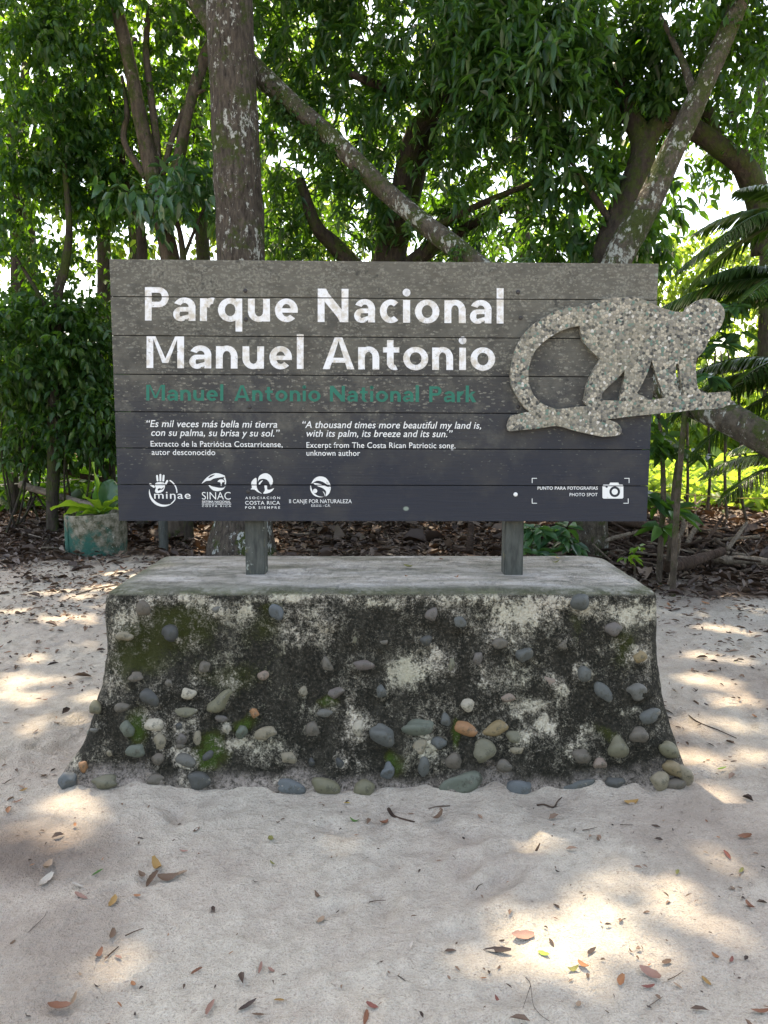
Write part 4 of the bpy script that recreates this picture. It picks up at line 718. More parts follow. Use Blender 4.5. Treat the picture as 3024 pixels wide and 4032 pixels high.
# --- left group
tree("slender_tree", "tall slim brown-barked tree forking left of the thick trunk", [[(700, 1980, 10.0, 84), (695, 1250, 10, 78), (670, 1020, 10.0, 70), (625, 800, 10, 64), (585, 620, 10, 60), (545, 430, 10, 54), (510, 250, 10, 50), (475, 100, 10, 48), (440, -60, 10, 44), (380, -300, 10, 26)], [(625, 800, 10, 36), (618, 600, 10.1, 32), (600, 420, 10.1, 28), (575, 200, 10.2, 24), (590, 20, 10.2, 20)], [(640, 860, 10, 40), (700, 640, 10.1, 46), (745, 420, 10.2, 42), (800, 240, 10.3, 44), (835, 130, 10.3, 40), (740, 0, 10.4, 36)], [(640, 690, 10, 24), (680, 540, 10.1, 22), (740, 400, 10.2, 16), (810, 350, 10.2, 12)], [(575, 700, 10, 26), (490, 560, 10.1, 24), (500, 440, 10.1, 20), (480, 300, 10.2, 14)]],
     [(420, 110, 10.4, 240, 170, .9, 280), (650, 120, 10.6, 170, 160, .9, 150), (780, 330, 10.8, 110, 160, .7, 90), (430, 400, 10.6, 190, 170, .9, 180), (640, 480, 10.9, 150, 150, .8, 90), (760, 640, 10.9, 110, 140, .7, 80), (250, 230, 10.2, 190, 170, .9, 180), (500, -150, 10, 500, 160, 1.2, 260), (470, 620, 10.8, 170, 130, .8, 120)], M['small'], 13, .10, .052, M['bark_brown'], spread=.24)
tree("twin_stem_tree", "thin dark upright stem beside the slender brown tree's foot", [[(560, 1980, 10.6, 46), (558, 1300, 10.6, 42), (560, 1010, 10.6, 40), (545, 860, 10.6, 34), (500, 740, 10.7, 28), (470, 560, 10.7, 22), (430, 380, 10.8, 12)]],
     [(380, 720, 10.9, 220, 130, .8, 170), (500, 840, 10.9, 170, 80, .7, 90), (250, 620, 10.6, 190, 140, .8, 170)], M['small'], 13, .105, .055, M['bark_dark'], spread=.25)
tree("sapling_tree", "crooked thin sapling trunk standing at the far left of the sign", [[(205, 1990, 10.2, 46), (215, 1500, 10.2, 44), (225, 1180, 10.2, 40), (255, 1060, 10.2, 34), (272, 900, 10.2, 26), (262, 740, 10.2, 22), (245, 560, 10.2, 16), (250, 380, 10.2, 10)], [(220, 1280, 10.2, 22), (130, 1120, 10.2, 16), (60, 1010, 10.2, 10)]],
     [(120, 480, 10.3, 190, 160, .9, 190), (60, 130, 10, 170, 190, .9, 220), (110, 700, 10.6, 200, 110, .8, 130), (180, 860, 10.7, 230, 110, .8, 110), (120, 1040, 10.7, 200, 110, .8, 120), (340, 960, 10.9, 140, 110, .7, 45), (40, 860, 10.4, 120, 140, .7, 80)], M['small'], 13, .10, .055, M['bark_dark'], spread=.25)
tree("glossy_leaved_tree", "low bough of broad glossy leaves between slim tree and thick trunk", [[(740, 1950, 9.6, 36), (735, 1300, 9.6, 30), (720, 1000, 9.6, 24), (690, 860, 9.5, 16), (620, 770, 9.4, 8)], [(725, 1010, 9.6, 16), (790, 850, 9.6, 10), (840, 760, 9.6, 6)]],
     [(690, 770, 9.5, 230, 100, .7, 62), (560, 800, 9.6, 150, 80, .6, 30), (800, 700, 9.8, 100, 120, .6, 34)], M['glossy'], 8, .165, .075, M['bark_dark'], spread=.3)
# --- dense undergrowth
def shrub(name, label, u, v, Y, ru, rv, ry, n, leaf, per, ll, lw, group=None, stems=4, **kw):
    b = at(u, v, Y); root = thing(name, label, "shrub", (b[0], b[1], 0), group); k = pxm(Y); sp = []
    for i in range(stems):
        a = b[0] + random.uniform(-.5, .5) * ru * k; sp.append(([np.array([b[0] + random.uniform(-.4, .4) * ru * k, b[1] + random.uniform(-.3, .3), 0]), np.array([a, b[1] + random.uniform(-.2, .2), max(.1, b[2] * random.uniform(.35, .6))]), np.array([a + random.uniform(-.3, .3) * ru * k, b[1], max(.2, b[2] + rv * k * .4)])], [.018, .013, .006]))
    tubes("stem", sp, M['bark_dark'], root, seg=6)
    crown(root, [(u, v, Y, ru, rv, ry, n)], None, per, ll, lw, leaf, name="foliage", **kw); return root
UG = "undergrowth behind the sign's left end"
shrub("leafy_shrub", "dense dark shrub at the left edge below the sky gap", 60, 1380, 10.2, 200, 230, .9, 330, M['under'], 11, .115, .06, UG, gaps=False)
shrub("leafy_shrub", "dark shrub filling the space between left edge and sign", 270, 1360, 10.4, 190, 200, .8, 280, M['under'], 11, .115, .06, UG, gaps=False)
shrub("leafy_shrub", "shady shrub low behind the planter and rope fence", 130, 1680, 10.6, 230, 180, .8, 260, M['under'], 11, .11, .055, UG, gaps=False)
shrub("leafy_shrub", "shady shrub touching the sign's lower left end", 370, 1640, 10.6, 170, 200, .8, 250, M['under'], 11, .11, .055, UG, gaps=False)
shrub("leafy_shrub", "thin leafy shrub beside the sign's upper left corner", 360, 1160, 10.9, 110, 90, .6, 60, M['under'], 10, .10, .055, UG)
for i, (u, t) in enumerate(((700, "directly behind the sign's left third"), (1250, "directly behind the sign's middle"), (1800, "directly behind the sign's right third"), (2300, "directly behind the cut-out monkey"))):
    shrub("leafy_shrub", "dark green shrub standing " + t, u, 1560, 11.8, 300, 380, .8, 230, M['under'], 10, .15, .075, "shrubs behind the sign board", gaps=False)
MG = "shaded trees in the middle distance"
for lab, u, Y, bl in (("shaded small-leaved tree in the middle distance behind the left edge", 60, 13.5, [(80, 300, 13.5, 260, 300, 1.2, 240), (120, 760, 13.6, 260, 160, 1.0, 150)]), ("shaded small-leaved tree standing between sapling and slender trunk", 400, 14, [(380, 250, 14, 220, 280, 1.2, 200), (400, 640, 14, 230, 170, 1.0, 150)]), ("shaded small-leaved tree just left of the thick trunk in the distance", 790, 14.5, [(760, 300, 14.5, 170, 300, 1.2, 170), (790, 720, 14.5, 150, 130, 1, 90)]),
                      ("shaded tree in the middle distance behind the mango", 1480, 14.5, [(1300, 700, 14.5, 320, 220, 1.2, 150), (1750, 760, 14.5, 330, 200, 1.2, 150)])):
    tree("forest_tree", lab, [[(u, 1900, Y, 70), (u + 12, 1100, Y, 56), (u - 12, 600, Y, 42), (u + 10, 100, Y, 20)], [(u + 5, 800, Y, 26), (u + 90, 450, Y, 12)]], bl, M['small'], 13, .13, .065, M['bark_dark'], MG, spread=.3)
# --- far, sunlit trees closing the view
FG = "sunlit trees far behind the clearing"
FD = .6
far = [("yellow-green sunlit tree far behind the left edge", 100, 21, [(100, 350, 21, 420, 330, 2.2, 300), (60, 900, 21, 330, 200, 2, 190), (420, 950, 20, 250, 130, 1.6, 110)]), ("sunlit tree far behind the slender brown tree", 520, 19, [(520, 300, 19, 400, 350, 2, 330), (640, 760, 19, 260, 240, 2, 150)]),
       ("bright tree seen between the thick trunk and the mango's left side", 950, 20, [(960, 250, 20, 350, 360, 2, 300), (900, 800, 20, 300, 250, 2, 220), (1150, 880, 20, 260, 160, 2, 150)]), ("sunlit tree far behind the mango's middle", 1500, 22, [(1500, 300, 22, 420, 380, 2.4, 330), (1500, 850, 22, 420, 200, 2, 190)]),
       ("sunlit tree far behind the mango's right side", 2050, 20, [(2050, 250, 20, 420, 350, 2.4, 330), (2080, 850, 20, 360, 190, 2, 150)]), ("sunlit tree far behind the forked dark trunk", 2520, 21, [(2550, 250, 21, 380, 330, 2.2, 290), (2600, 750, 21, 300, 230, 2, 210)]), ("sunlit tree far behind the palms at right", 3000, 19, [(2980, 300, 19, 330, 350, 2.2, 300), (2900, 780, 19, 280, 200, 2, 190)])]
for lab, u, Y, bl in far:
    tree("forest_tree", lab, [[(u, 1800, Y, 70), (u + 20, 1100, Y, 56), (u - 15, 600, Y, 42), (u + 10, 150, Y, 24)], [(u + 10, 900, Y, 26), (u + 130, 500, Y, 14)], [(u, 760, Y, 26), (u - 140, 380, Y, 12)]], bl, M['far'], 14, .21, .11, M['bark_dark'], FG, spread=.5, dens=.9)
for lab, u, v, Y, ru, rv, n in (("bright lime thicket far behind the sign's right end", 2700, 1080, 24, 330, 160, 300), ("sunlit lime thicket low behind the palms", 2900, 1330, 20, 330, 230, 300), ("sunlit green thicket behind the log at right", 2720, 1650, 17, 300, 240, 330), ("sunlit green thicket at the right edge behind palms", 3050, 1750, 17, 260, 230, 250),
                                ("sunlit low ground plants behind the brush heap", 2800, 1930, 15, 380, 110, 330), ("pale thicket far off behind the left undergrowth", 150, 1480, 18, 420, 190, 260)):
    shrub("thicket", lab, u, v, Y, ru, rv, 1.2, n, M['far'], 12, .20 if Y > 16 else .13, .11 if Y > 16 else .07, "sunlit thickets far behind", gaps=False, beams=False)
# --- wooded slope far off, closing the lowest gaps
def wood():
    n = 26000; x = rng.uniform(-40, 40, n); z = rng.random(n) * (1.6 + 2.4 * vn(x * .25, x * 0, 2)) ; y = 36 + rng.uniform(-2, 2, n); P = np.column_stack([x, y, z])
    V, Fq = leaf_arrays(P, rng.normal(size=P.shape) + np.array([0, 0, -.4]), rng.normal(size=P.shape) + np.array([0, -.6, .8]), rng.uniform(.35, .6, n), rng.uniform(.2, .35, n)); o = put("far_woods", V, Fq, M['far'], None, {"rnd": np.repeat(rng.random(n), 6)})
    tag(o, "far-off low woods seen through gaps under the trees", "woods", kind="stuff")
wood()
# --- palms at the right
def palm(label, c, fronds, ll=.34, grp="palms at the right edge"):
    c = np.array(c, float); root = thing("palm", label, "palm", (c[0], c[1], 0), grp)
    tube("trunk", [np.array([c[0] + .05, c[1] + .05, 0]), np.array([c[0] + .03, c[1] + .03, c[2] * .5]), c], [.06, .05, .04], M['bark_dark'], root, seg=10)
    for (az, el, ln, sag) in fronds:
        ln *= .86
        a = np.array([math.cos(R(az)) * math.cos(R(el)), math.sin(R(az)) * math.cos(R(el)), math.sin(R(el))]); t = np.linspace(0, 1, 26); C = c + np.outer(t * ln, a) + np.outer(-sag * t ** 2 * ln, [0, 0, 1.0])
        T = nrm(np.gradient(C, axis=0)); S = nrm(np.cross(T, [0, 0, 1.0])); mb = MB(); V, Fq = tube_arrays(C[::5], np.linspace(.011, .003, len(C[::5])), seg=5, sub=4); mb.add(V, Fq)
        n = 52; tt = np.linspace(.14, .99, n); idx = tt * 25; i0 = np.minimum(idx.astype(int), 24); f = (idx - i0)[:, None]; Pc = C[i0] * (1 - f) + C[i0 + 1] * f; Tc = T[i0]; Sc = S[i0]; ls = ll * np.sin(np.clip(tt, .05, .97) * math.pi) ** .5 * (ln / 1.5); rn = []
        for s in (-1, 1):
            A = nrm(Tc * .75 + Sc * s * 1.0 + np.array([0, 0, -.28]) + rng.normal(size=Pc.shape) * .06); V, Fq = leaf_arrays(Pc, A, np.cross(A, Sc * -s) * 0 + np.array([0, 0, 1.0]) + rng.normal(size=Pc.shape) * .25, ls * rng.uniform(.85, 1.1, n), .018, .25, .14); mb.add(V, Fq)
        V, Fq = mb.arrays(); put("frond", V, Fq, M['palm'], root, {"rnd": np.clip(np.repeat(rng.random(len(V) // 6 + 1), 6)[:len(V)] * .6 + rng.random() * .4, 0, 1)}); 
    return root
palm("tall palm whose fronds droop in from the right edge above the sign", at(3190, 850, 6.9), [(178, 8, 1.3, .55), (160, 25, 1.2, .5), (200, 15, 1.3, .6), (230, 0, 1.2, .5), (140, 5, 1.2, .6), (185, 45, 1.1, .5), (260, 30, 1.0, .5), (100, 40, 1.1, .5), (20, 30, 1.2, .5), (300, 10, 1.1, .5), (60, 20, 1.2, .5)], .36)
palm("palm with wide fronds beside the monkey's head", at(3200, 1130, 6.7), [(176, 18, 1.6, .45), (165, 2, 1.5, .45), (195, 6, 1.4, .5), (185, 32, 1.35, .5), (150, 25, 1.4, .5), (215, 20, 1.2, .5), (240, 10, 1.1, .5), (120, 25, 1.2, .5), (80, 30, 1.2, .5), (10, 20, 1.2, .5), (320, 20, 1.2, .5)], .38)
palm("low palm under the leaning log at the right edge", at(3220, 1480, 7.6), [(178, 30, 1.7, .5), (170, 8, 1.7, .45), (190, 14, 1.6, .55), (205, 30, 1.4, .55), (155, 20, 1.5, .5), (225, 15, 1.3, .6), (185, -12, 1.5, .4), (100, 30, 1.2, .5), (20, 25, 1.2, .5)], .40)
palm("small palm spreading behind the brush heap at the right edge", at(3190, 1830, 8.6), [(178, 25, 1.5, .5), (165, 45, 1.4, .6), (195, 10, 1.4, .5), (150, 20, 1.4, .5), (215, 40, 1.3, .6), (185, 62, 1.2, .7), (120, 40, 1.2, .5), (30, 30, 1.2, .5)], .34)
# --- plants close by the sign's right end
def bigleaf(label, spots, stem, leaf, ll, lw, per=7, name="broadleaf_plant"):
    b = at(*stem[0][:3]); root = thing(name, label, "plant", (b[0], b[1], 0)); sp_, sr_ = ptube(stem); tubes("stem", [([np.array([sp_[0][0], sp_[0][1], -.05])] + sp_, [sr_[0]] + sr_)], M['bark_brown'], root, seg=8); acc = []
    for (u, v, Y, r_, n) in spots:
        C = at(u, v, Y); a = rng.uniform(0, 6.28, n * per); el = rng.uniform(-.5, .5, n * per); A = np.column_stack([np.cos(a) * np.cos(el), np.sin(a) * np.cos(el), np.sin(el) - .1]); P = C + np.repeat(rng.uniform(-1, 1, (n, 3)) * r_ * pxm(Y), per, 0) + A * .02
        acc.append((P, A, np.array([0, -.25, 1.0]) + rng.normal(size=P.shape) * .3, rng.uniform(.7, 1.2, len(P)) * ll, rng.uniform(.8, 1.1, len(P)) * lw, rng.random(len(P))))
    P, A, N, L, W, rn = [np.concatenate(x) for x in zip(*acc)]; V, Fq = leaf_arrays(P, A, N, L, W, .16, .15); put("foliage", V, Fq, leaf, root, {"rnd": np.repeat(rn, 6)}); return root
bigleaf("sapling with pale glossy leaves beside the monkey's head", [(2820, 1240, 6.5, 50, 3), (2760, 1330, 6.5, 60, 3), (2860, 1300, 6.5, 50, 2), (2760, 1420, 6.5, 70, 3), (2700, 1450, 6.6, 50, 2)], [(2660, 2080, 6.7, 26), (2690, 1700, 6.6, 22), (2720, 1480, 6.55, 16), (2790, 1300, 6.5, 9)], M['glossy'], .17, .075)
bigleaf("dark broad-leaved sapling hugging the sign's lower right end", [(2580, 1720, 7.2, 60, 4), (2620, 1800, 7.2, 60, 3), (2560, 1950, 7.2, 50, 3), (2620, 2040, 7.0, 40, 2), (2570, 1650, 7.2, 50, 2)], [(2600, 2165, 7.2, 24), (2612, 1950, 7.2, 22), (2605, 1750, 7.2, 18), (2590, 1600, 7.2, 10)], M['mango'], .24, .10)
bigleaf("thin brown-stemmed sapling a step right of the sign's lower end", [(2690, 1560, 7.6, 70, 2), (2720, 1760, 7.7, 50, 2)], [(2640, 2170, 7.6, 30), (2660, 1900, 7.6, 26), (2690, 1700, 7.6, 22), (2700, 1500, 7.6, 14)], M['mango'], .18, .08)
bigleaf("low grey-green plant growing behind the plinth's right post", [(2130, 2090, 7.9, 40, 3), (2080, 2110, 7.9, 30, 2), (2200, 2110, 7.9, 40, 3), (2240, 2150, 7.8, 25, 2), (2130, 2160, 7.8, 50, 3)], [(2150, 2200, 7.9, 20), (2150, 2130, 7.9, 14), (2140, 2080, 7.9, 8)], M['glossy'], .21, .095)
bigleaf("tiny seedling with lime leaves in the litter by the plinth", [(2480, 2190, 7.2, 20, 2), (2530, 2170, 7.2, 20, 2)], [(2500, 2225, 7.2, 8), (2500, 2205, 7.2, 6), (2500, 2185, 7.2, 4)], M['lime'], .10, .035, 6)
for (u, Y, tilt, lab) in ((2960, 9.5, -60, "thin bare sapling leaning near the right edge"), (2870, 10.2, -20, "thin straight dark sapling right of the monkey's branch"), (2770, 9.8, 30, "thin bent sapling behind the log at right"), (2700, 10.6, 10, "thin dark stem rising behind the sign's right end")):
    r_ = thing("sapling", lab, "sapling", at(u, 2080, Y) * np.array([1, 1, 0]), "bare saplings at the right"); tubes("stem", [ptube([(u, 2150, Y, 13), (u + tilt * .8, 1900, Y, 12), (u + tilt * .7, 1650, Y, 10), (u + tilt * 1.6, 1380, Y, 6)])], M['bark_brown'], r_, seg=7)

# ================================================================== PLANTER, STAKES, ROPES
m = NM("old_green_concrete"); sp = m.n("ShaderNodeSeparateXYZ"); m.l(m.co, sp.inputs[0])
g = m.math('ADD', m.noise(7, 6, .65), m.math('MULTIPLY', m.math('SUBTRACT', .24, sp.outputs[2]), .55)); g = m.math('ADD', g, m.math('MULTIPLY', sp.outputs[0], -.28))
c = m.mix(m.ramp(m.noise(12, 6, .7), (.4, 0.0), (.62, 1.0)), (.055, .055, .03), (.24, .215, .165)); c = m.mix(m.ramp(g, (.47, 0.0), (.62, 1.0)), c, m.mix(m.noise(20, 4), (.012, .06, .045), (.035, .12, .09))); c = m.mix(m.ramp(m.noise(26, 5, .7), (.62, 0.0), (.68, .8)), c, (.42, .39, .33))
M['ring'] = m.done(c, .9, m.bump(m.noise(30, 5, .7), .01, .8), .2)
pc = gr(381, 2172); pc[2] = 0
pl = thing("concrete_planter", "round concrete ring planter with flaking green paint, left of the sign", "planter", pc)
def lathe(name, prof, parent, mat, seg=56, jit=0.0, tilt=0.0):
    V = []; Fq = []; a = np.linspace(0, 2 * math.pi, seg, endpoint=False); n = len(prof)
    for (r_, z) in prof: V.append(np.column_stack([r_ * (1 + jit * (vn(np.cos(a) * 2 + 9, np.sin(a) * 2 + z * 6) - .5)) * np.cos(a), r_ * (1 + jit * (vn(np.cos(a) * 2 + 9, np.sin(a) * 2 + z * 6) - .5)) * np.sin(a), np.full(seg, z) + tilt * r_ * np.cos(a)]))
    for i in range(n - 1):
        for j in range(seg): Fq.append((i * seg + j, i * seg + (j + 1) % seg, (i + 1) * seg + (j + 1) % seg, (i + 1) * seg + j))
    return link(name, mesh_np(name, np.concatenate(V), Fq), mat, parent)
lathe("ring_wall", [(.342, -.04), (.345, .1), (.350, .25), (.348, .40), (.345, .455), (.338, .468), (.305, .468), (.298, .455), (.295, .3)], pl, M['ring'], 64, .05, .05)
m = NM("potting_soil"); M['soil'] = m.done(m.mix(m.noise(40, 5, .7), (.02, .013, .009), (.11, .07, .045)), .95, m.bump(m.noise(40, 5), .02))
lathe("soil", [(.30, .40), (.2, .425), (.1, .435), (.003, .44)], pl, M['soil'], 40, .05, .04)
sm = box_arrays(-.006, .006, -.012, .012, 0, .44); o = put("seam", np.array(sm[0]) + np.array([pc[0] - .22, pc[1] - .272, 0.0]), sm[1], M['ring'], pl, None, False)
# broad curling leaves of the potted plant
pp = thing("potted_plant", "broad lime-green wavy-leaved plant growing in the concrete planter", "plant", (pc[0] + .12, pc[1] + .02, .43))
def broad_leaf(b, az, el, ln, wd, sag, roll=0):
    t = np.linspace(0, 1, 13); s = np.linspace(-1, 1, 7); a = np.array([math.cos(R(az)) * math.cos(R(el)), math.sin(R(az)) * math.cos(R(el)), math.sin(R(el))]); C = np.array(b) + np.outer(t * ln, a) - np.outer(sag * t ** 2.2 * ln, [0, 0, 1.0])
    T = nrm(np.gradient(C, axis=0)); S = nrm(np.cross(T, [math.sin(R(roll)), .2, 1.0])); N = np.cross(S, T); wv = wd * np.sin(np.clip(t * .93 + .06, 0, 1) * math.pi) ** .7; V = []
    for i in range(13):
        for q in s: V.append(C[i] + S[i] * q * wv[i] + N[i] * (abs(q) * wv[i] * .45 + .018 * math.sin(t[i] * 16 + q * 2) * abs(q)))
    Fq = [(i * 7 + j, i * 7 + j + 1, (i + 1) * 7 + j + 1, (i + 1) * 7 + j) for i in range(12) for j in range(6)]; return V, Fq
for i, (az, el, ln, wd, sag, rl) in enumerate(((195, 34, .50, .095, .42, 0), (170, 26, .40, .09, .5, 10), (250, 55, .36, .095, .3, 20), (60, 68, .46, .11, .25, 30), (110, 75, .48, .10, .2, -30), (350, 40, .34, .06, .6, 0), (290, 40, .24, .06, .4, 0), (20, 55, .36, .08, .4, 10), (150, 82, .52, .035, .05, 0), (225, 25, .26, .07, .4, 0))):
    V, Fq = broad_leaf((pc[0] + .08, pc[1] - .05, .43), az, el, ln * 1.3, wd * 1.2, sag, rl); put("leaf", V, Fq, M['lime'] if i not in (3, 4) else M['glossy'], pp, {"rnd": np.full(len(V), random.random())})
def stake(name, label, u0, v0, Y, wd, z1, square, mat, tilt=0.0, grp=None):
    b = at(u0, v0, Y); t = thing(name, label, "post", (b[0], b[1], 0), grp); t_ = [np.array([b[0], b[1], -.05]), np.array([b[0] + tilt * .5, b[1], z1 * .5]), np.array([b[0] + tilt, b[1], z1])]
    tube("shaft", t_, [wd, wd * .97, wd * .92], mat, t, seg=4 if square else 12, noise=.0 if square else .06); return t
stake("wooden_stake", "short square dark stake standing behind the plinth's left end", 645, 2160, 8.95, .058, .62, True, M['post'])
stake("fence_post", "thick dark round fence post at the far left edge", 58, 2060, 11.4, .075, .78, False, M['bark_dark'], .02, "rope fence posts")
stake("fence_post", "square weathered fence post just behind the sign's lower left corner", 442, 2060, 11.2, .085, .92, True, M['bark_brown'], 0, "rope fence posts")
m = NM("rope"); M['rope'] = m.done((.42, .38, .28), .9); m = NM("yellow_rope"); M['yrope'] = m.done((.36, .30, .07), .8)
def rope(label, pts, mat, r_=.008):
    o = tube("rope", [at(*p) for p in pts], [r_] * len(pts), mat, None, seg=6, sub=8); tag(o, label, "rope", "ropes strung along the clearing's edge")
rope("pale rope strung between the two left fence posts", [(-60, 1912, 11.4), (58, 1905, 11.35), (230, 1895, 11.3), (442, 1872, 11.2)], M['rope'])
rope("yellow rope strung through the undergrowth at the right", [(2540, 1935, 9.0), (2750, 1950, 9.0), (2900, 1962, 9.0), (3060, 1960, 9.0)], M['yrope'], .006)

# ================================================================== GROUND LITTER
def litter(name, label, n, xr, yr, dens, ll, mat, cat, lift=.02, asp=.42, tiltv=.35):
    x = rng.uniform(*xr, n); y = rng.uniform(*yr, n); k = rng.random(n) < dens(x, y); k &= ~((np.abs(x) < 1.42) & (y > 2.98) & (y < 4.35)); x, y = x[k], y[k]; n = len(x); z = ground_z(x, y) + rng.random(n) * lift + .006
    a = rng.uniform(0, 6.28, n); A = np.column_stack([np.cos(a), np.sin(a), rng.normal(size=n) * tiltv * .7]); N = np.array([0, 0, 1.0]) + rng.normal(size=(n, 3)) * tiltv; s = rng.lognormal(0, .5, n); V, Fq = leaf_arrays(np.column_stack([x, y, z]), A, N, ll * s, ll * s * asp * rng.uniform(.35, 1.5, n), rng.uniform(.1, .6, (n, 1)), .05)
    o = put(name, V, Fq, mat, None, {"rnd": np.repeat(rng.random(n), 6)}); tag(o, label, cat, kind="stuff"); return o
jg = lambda x, y, o=50: fbm(x * 1.7, y * 1.7, 4, o)
litter("leaf_litter", "thick brown dead-leaf litter under the trees behind the clearing", 38000, (-7, 7), (6.6, 13), lambda x, y: np.clip((y - 7.6 + jg(x, y) * 3 + np.clip(x - 1, 0, 3) * .8) / 1.2, 0, 1) * (np.hypot(x - pc[0], y - pc[1]) > .43) * np.where(y < 9.4, .75, 1), .08, M['litter'], "leaf litter", .06)
m = NM("dark_scraps"); M['scrap'] = m.done(m.mix(m.attr("rnd"), (.03, .02, .016), (.22, .145, .10)), .8)
litter("ground_cover", "sunlit green ground plants beyond the brush heap at the right", 24000, (2.6, 13), (11.0, 18), lambda x, y: np.clip((x - 2.6) / 1.5, 0, 1) * np.clip(.75 + jg(x, y, 90) * 2, 0, 1), .13, M['far'], "ground cover", .5, .5, .9)
litter("ground_cover", "low shady ground plants under the trees at the left", 22000, (-12, 2), (11.6, 18), lambda x, y: np.clip(.8 + jg(x, y, 95) * 2, 0, 1), .14, M['under'], "ground cover", .55, .5, .9)
litter("debris_litter", "scattered dark leaf scraps and bits of twig over the sand", 26000, (-4.5, 4.5), (3.0, 9), lambda x, y: np.clip((.13 + .75 * np.clip((y - 4.2) / 3, 0, 1)) * (1 + jg(x, y, 60) * 3.5), 0, 1), .033, M['scrap'], "debris", .004, .3, .3)
litter("debris_litter", "sparse dark specks of debris on the foreground sand", 1500, (-1.9, 1.9), (1.35, 3.3), lambda x, y: np.clip(.35 + jg(x, y, 70) * 1.6, 0, 1), .017, M['scrap'], "debris", .002, .34, .25)
# --- single leaves and twigs lying on the sand
def leaf_piece(ln, wd, curl, cup, seed):
    r_ = np.random.default_rng(seed); t = np.linspace(0, 1, 11); s = np.linspace(-1, 1, 5); bend = r_.uniform(-.25, .25); V = []
    for q in t:
        w_ = wd * (math.sin(min(1, q * .9 + .08) * math.pi) ** .75) * (1 + .2 * (r_.random() - .5))
        for p in s: V.append(((q - .5) * ln * (1 - curl * .25), p * w_ + bend * ln * (q - .5) ** 2, curl * ln * ((q - .5) ** 2) * 1.5 + cup * w_ * p * p + .003 * r_.random()))
    V += [(-.62 * ln, 0, .004), (-.5 * ln, .002, .006), (-.5 * ln, -.002, .006)]
    Fq = [(i * 5 + j, i * 5 + j + 1, (i + 1) * 5 + j + 1, (i + 1) * 5 + j) for i in range(10) for j in range(4)]; return np.array(V[:55]), Fq
LC = {'rust': (.17, .075, .042), 'brown': (.12, .075, .048), 'ochre': (.26, .155, .05), 'orange': (.28, .13, .06), 'pink': (.25, .145, .11), 'tan': (.27, .19, .125), 'dark': (.045, .03, .024), 'green': (.07, .15, .035), 'olive': (.17, .165, .05), 'yellow': (.42, .28, .04), 'red': (.17, .06, .045), 'pale': (.38, .34, .285), 'lime': (.2, .31, .05)}
for k_, c_ in LC.items():
    m = NM("dry_leaf_" + k_); a = m.noise(45, 5, .65); M['l_' + k_] = m.done(m.mix(a, tuple(x * .6 for x in c_), tuple(min(1, x * 1.35) for x in c_)), .6, m.bump(m.noise(80, 3), .002, .6), .3)
proto = {}
def fallen(u, v, lpx, cname, label, z=None, rot=None, grp="fallen leaves lying on the sand"):
    p = gr(u, v, 0 if z is None else z)
    zz = float(ground_z(np.array([p[0]]), np.array([p[1]]))[0]) if z is None else z
    sh = random.randrange(6); key = (sh, cname)
    if key not in proto:
        V, Fq = leaf_piece(1.0, (.15, .2, .12, .17, .23, .14)[sh], (.25, .5, .15, .7, .3, .1)[sh], (.25, .5, .8, .2, .35, .6)[sh], sh + 3); me = mesh_np("fallen_leaf", V, Fq); me.materials.append(M['l_' + cname]); proto[key] = me
    o = bpy.data.objects.new("fallen_leaf", proto[key]); col.objects.link(o); s = lpx * pxm(math.hypot(p[1], CAMZ - zz)) * 1.05; o.scale = (s, s, s * 1.1); o.location = (p[0], p[1], zz + .006)
    o.rotation_euler = (random.uniform(-.25, .25), random.uniform(-.2, .2), random.uniform(0, 6.28) if rot is None else R(rot)); return tag(o, label, "leaf", grp)
z4 = lambda x, y: (x * .663, 3000 + y * .663); z5 = lambda x, y: (1000 + x * .6028, 3000 + y * .6028); z6 = lambda x, y: (2000 + x * .6172, 3000 + y * .6172)
